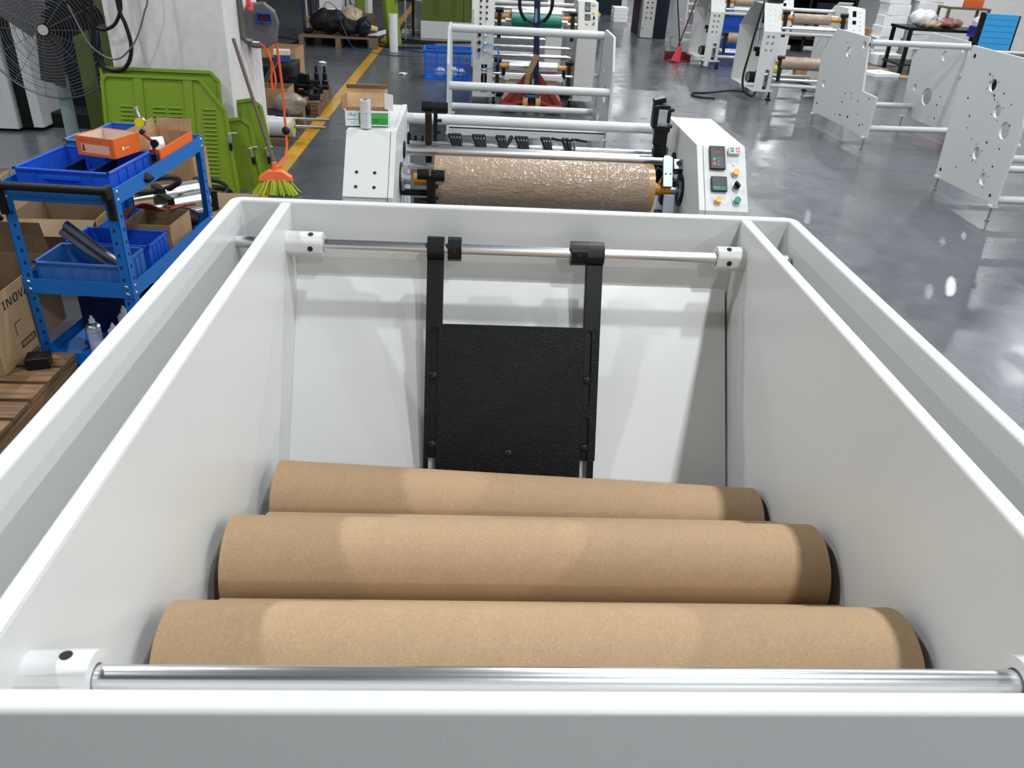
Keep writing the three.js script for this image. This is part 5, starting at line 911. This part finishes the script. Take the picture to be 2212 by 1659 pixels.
  solo('air_hose', 'second orange hose looping down from the pipe fitting', 'hose', tube([[-1.49, .868, -6.02], [-1.472, .83, -6.08], [-1.45, .76, -6.12], [-1.435, .66, -6.15], [-1.432, .585, -6.15], [-1.455, .535, -6.15], [-1.462, .60, -6.16], [-1.455, .70, -6.17], [-1.465, .78, -6.18], [-1.48, .82, -6.18]], .0075, 60, 8), M.orangeHose);
  solo('lead_wire', 'thick black cable looped in front of the white column', 'cable', tube([[-2.358, 1.131, -5.5], [-2.37, .974, -5.5], [-2.38, .785, -5.5], [-2.328, .735, -5.5], [-2.242, .735, -5.5], [-2.184, .794, -5.5], [-2.158, .891, -5.5], [-2.173, 1.01, -5.5], [-2.196, 1.113, -5.5], [-2.195, 1.5, -5.5], [-2.25, 2.4, -5.5]], .0125, 70, 8), M.rubber);
  solo('lead_wire', 'small loop of black cable high on the column', 'cable', tube([[-2.41, 1.4, -5.53], [-2.414, 1.127, -5.52], [-2.413, 1.036, -5.52], [-2.382, .985, -5.52], [-2.324, .964, -5.52], [-2.254, .991, -5.52], [-2.205, 1.059, -5.52], [-2.19, 1.138, -5.53], [-2.2, 1.4, -5.54]], .011, 60, 8), M.rubber);
  solo('lead_wire', 'thin dark wire drooping across the white column', 'wire', tube([[-1.99, 1.5, -5.5], [-2.003, 1.175, -5.48], [-2.035, 1.084, -5.48], [-2.09, .963, -5.48], [-2.147, .88, -5.48], [-2.225, .811, -5.48], [-2.29, .8, -5.48], [-2.355, .83, -5.48], [-2.417, .9, -5.48], [-2.5, 1.1, -5.5]], .0055, 70, 6), M.greyPlas);
}
// ---------------------------------------------------------------- fan and machine at the far left
{
  const f = thing('pedestal_fan', 'large industrial pedestal fan with wire guard at the left edge', 'fan', [-2.87, 0, -5.95], .12);
  part(f, 'base', lathe([[0, .03], [.08, .06], [.24, .025], [.25, 0], [0, 0]], 28), M.rubber); part(f, 'pole', cyl(.045, .56, 'y', 0, .32, -.05, 18), mat([.20, .26, .27], .4)); part(f, 'motor', [cyl(.085, .16, 'z', 0, .90, -.12, 20), cyl(.035, .3, 'y', 0, .72, -.08, 12)], M.blackMatte);
  const gd = []; for (let i = 1; i <= 20; i++) { const r = .03 + i * .0208; gd.push(new THREE.TorusGeometry(r, .0016, 4, 48).translate(0, .90, .075 * Math.cos(r / .42 * 1.3))); } for (let i = 0; i < 14; i++) { const a = i / 14 * Math.PI * 2; gd.push(rod([.04 * Math.cos(a), .90 + .04 * Math.sin(a), .075], [.44 * Math.cos(a), .90 + .44 * Math.sin(a), .022], .0018, 4)); }
  const guard = part(f, 'wire_guard', gd, M.greyPlas); guard.userData.kind = 'stuff'; part(f, 'rim_ring', new THREE.TorusGeometry(.448, .006, 6, 56).translate(0, .9, .0), M.greyPlas);
  const bg = []; for (let i = 1; i <= 10; i++) bg.push(new THREE.TorusGeometry(.04 + i * .0405, .0018, 4, 40).translate(0, .9, -.10 + .1 * Math.pow(i / 10, 3))); const bgm = part(f, 'rear_guard', bg, M.greyPlas); bgm.userData.kind = 'stuff';
  part(f, 'badge', [cyl(.032, .01, 'z', 0, .90, .085, 20)], mat([.45, .43, .40], .5));
  for (let k = 0; k < 3; k++) { const q = new THREE.PlaneGeometry(.32, .20, 8, 4); const p = q.attributes.position; for (let i = 0; i < p.count; i++) p.setZ(i, .06 * p.getY(i) / .1); q.translate(.20, 0, 0); q.computeVertexNormals(); q.rotateZ(k * 2.094 + .4); q.translate(0, .9, -.02); part(f, 'blade', q, new THREE.MeshStandardMaterial({ color: 0x1c1d1f, roughness: .5, side: THREE.DoubleSide })); }
  const c = thing('machining_cabinet', 'white and charcoal machine enclosure behind the fan at the far left', 'machine', [0, 0, 0]);
  const vt = printed(64, 512, (g, w, h) => { g.fillStyle = '#c9cbcc'; g.fillRect(0, 0, w, h); g.save(); g.translate(40, 470); g.rotate(-Math.PI / 2); g.fillStyle = '#6d7787'; g.font = '24px sans-serif'; g.fillText('PRECISION MACHINE TOOL', 0, 0); g.restore(); });
  part(c, 'white_door', bb(-4.6, -3.68, .02, 1.9, -7.4, -6.8, .006), M.white3); part(c, 'door_print', sheet(.09, .6), vt, [-3.80, .55, -6.797]); part(c, 'dark_pillar', bb(-3.68, -3.58, .02, 1.9, -7.2, -6.86, .006), M.black); part(c, 'white_strip', bb(-3.58, -3.50, .03, 1.9, -7.2, -6.84, .006), M.white3);
  part(c, 'dark_body', bb(-3.5, -2.55, .02, 1.9, -8.4, -7.3, .01), M.darkblue); part(c, 'plinth', bb(-3.6, -2.6, .0, .12, -8.2, -7.0, .006), M.blackMatte);
  part(c, 'warning_sticker', X(new THREE.CylinderGeometry(.05, .05, .002, 3), [0, 0, 0], [Math.PI / 2, 0, 0]), mat([.62, .42, .01], .5), [-3.54, .83, -6.838]);
  const ps = (lab, x0, x1, z) => { const p = solo('green_post', lab, 'post', [bb(x0, x1, 0, 3, z - .05, z, .004)], M.greenPost, null, null, 'olive posts behind the fan'); };
  ps('dark olive steel post behind the fan guard, left of two', -2.93, -2.83, -6.42); ps('dark olive steel post behind the fan guard, right of two', -2.79, -2.68, -6.55);
}
// ---------------------------------------------------------------- boxes and parts right of the column
{
  const p2 = pallet('wooden_pallet', 'light wooden pallet loaded with black parts next to the yellow line', .62, .92, [-1.77, 0, -8.32], .02, M.wood, 6, .13);
  {
    const kinds = [rbox(.10, .05, .07, 0, .025, 0, .004), cyl(.032, .06, 'y', 0, .03, 0, 14), ring(.04, .02, .035, 'y', 0, .0175, 0, 18), rbox(.05, .07, .05, 0, .035, 0, .004), cyl(.022, .12, 'x', 0, .022, 0, 12)].map(g => join(g));
    for (let lvl = 0, y = .131; lvl < 3; lvl++, y += .052) for (let i = 0; i < [16, 10, 5][lvl]; i++) {
      if (lvl === 1 && i === 4) continue; const w = [.20, .12, .07][lvl], d = [.28, .17, .09][lvl];
      const m = new THREE.Mesh(kinds[(i * 3 + lvl) % 5], M.black); m.name = numbered('machined_part'); m.castShadow = m.receiveShadow = true; scene.add(m);
      m.position.set(-1.72 + ((i % 4) / 3 - .5) * 2 * w + rr(-.01, .01), y, -8.26 + (Math.floor(i / 4) / Math.max(1, Math.ceil([16, 10, 5][lvl] / 4) - 1) - .5) * 2 * d + rr(-.01, .01)); m.rotation.y = rr(-.6, .6);
      tag(m, 'small black machined part heaped on the light wooden pallet', 'machine part', 'black machined parts on the light pallet');
    }
  }
  for (const [lab, x, z] of [['black stepped spindle standing on the light pallet, left one', -1.60, -8.66], ['black stepped spindle standing on the light pallet, right one', -1.52, -8.68]]) solo('spindle', lab, 'spindle', lathe([[0, 0], [.032, 0], [.032, .06], [.022, .07], [.022, .13], [.012, .14], [.012, .20], [0, .2]], 14), M.black, [x, .131, z], null, 'spindles on the light pallet');
  solo('flat_bar', 'grey flat steel bar leaning on the black parts', 'bar', bar([-2.04, .14, -8.0], [-1.98, .40, -8.72], .05, .01), M.steel);
  openBox('cardboard_box', 'big plain brown carton tilted behind the light pallet', .46, .30, .34, M.card, null, [-2.16, .09, -9.55], -.08); solo('dark_crate', 'dark flat crate under the big brown carton', 'crate', rbox(.5, .085, .4, -2.1, .044, -9.5, .006), M.woodDark);
  openBox('cardboard_box', 'open brown box with torn edge behind the orange hose', .34, .22, .26, M.card, M.cardDark, [-1.80, .10, -7.55], .0); solo('navy_box', 'navy blue crate right beside the column foot', 'crate', rbox(.32, .17, .26, -1.78, .090, -7.18, .006), M.darkblue);
  solo('plastic_bag', 'clear plastic bag on the navy crate behind the orange hose', 'bag', displace(new THREE.IcosahedronGeometry(.13, 4).scale(1.1, .75, .8), .014, 22, 3), phys([.62, .56, .50], .15, { bumpMap: T.film, bumpScale: .005, transmission: .7, thickness: 0 }), [-1.60, .22, -7.30]);
  const bx = thing('printed_box', 'small blue and white printed box by the column foot', 'box', [-1.72, .0, -6.98], .1); part(bx, 'white_half', rbox(.12, .08, .12, 0, .041, 0, .003), M.paper); part(bx, 'blue_half', rbox(.121, .07, .121, 0, .115, 0, .003), mat([.01, .03, .24], .5)); part(bx, 'lid', rbox(.115, .02, .115, 0, .158, 0, .002), M.paper);
  const by = thing('printed_box', 'small cream and blue box on the dark goods behind the hose', 'box', [-2.0, .312, -8.98], .1); part(by, 'blue_part', rbox(.16, .07, .1, 0, .036, 0, .003), mat([.01, .05, .25], .5)); part(by, 'cream_part', rbox(.161, .05, .101, 0, .092, 0, .003), mat([.6, .56, .42], .6));
  solo('dark_goods', 'dark bundle of goods between the brown cartons', 'bundle', displace(new THREE.BoxGeometry(.55, .29, .4, 8, 6, 8).translate(0, .15, 0), .01, 24), M.blackMatte, [-2.15, .012, -9.04]);
  solo('wood_block', 'short wooden block on the floor in front of the light pallet', 'wood', rbox(.12, .17, .12, -1.56, .086, -7.42, .005), M.woodDark);
  const rl = thing('steel_roller', 'pale grey roller with long steel journals lying beside the yellow line', 'roller', [-1.56, .13, -6.80], .0);
  part(rl, 'roller_body', cyl(.075, .26, 'x', -.05, .0, 0, 28), M.white3); part(rl, 'journal', cyl(.014, .30, 'x', .20, .01, 0, 12), M.steel); part(rl, 'rubber_end', cyl(.076, .015, 'x', .085, 0, 0, 24), mat([.5, .42, .22], .5));
  solo('steel_rod', 'steel rod lying beside the pale roller', 'rod', cyl(.012, .5, 'x', -1.45, .17, -6.95, 10), M.steel); solo('block_stand', 'dark wooden chock under the pale roller', 'chock', rbox(.22, .054, .18, -1.62, .028, -6.8, .004), M.woodDark);
  solo('stand_post', 'dark wooden support under the steel rod', 'support', rbox(.14, .155, .06, -1.58, .078, -6.96, .004), M.woodDark);
}
renderer.render(scene, camera);
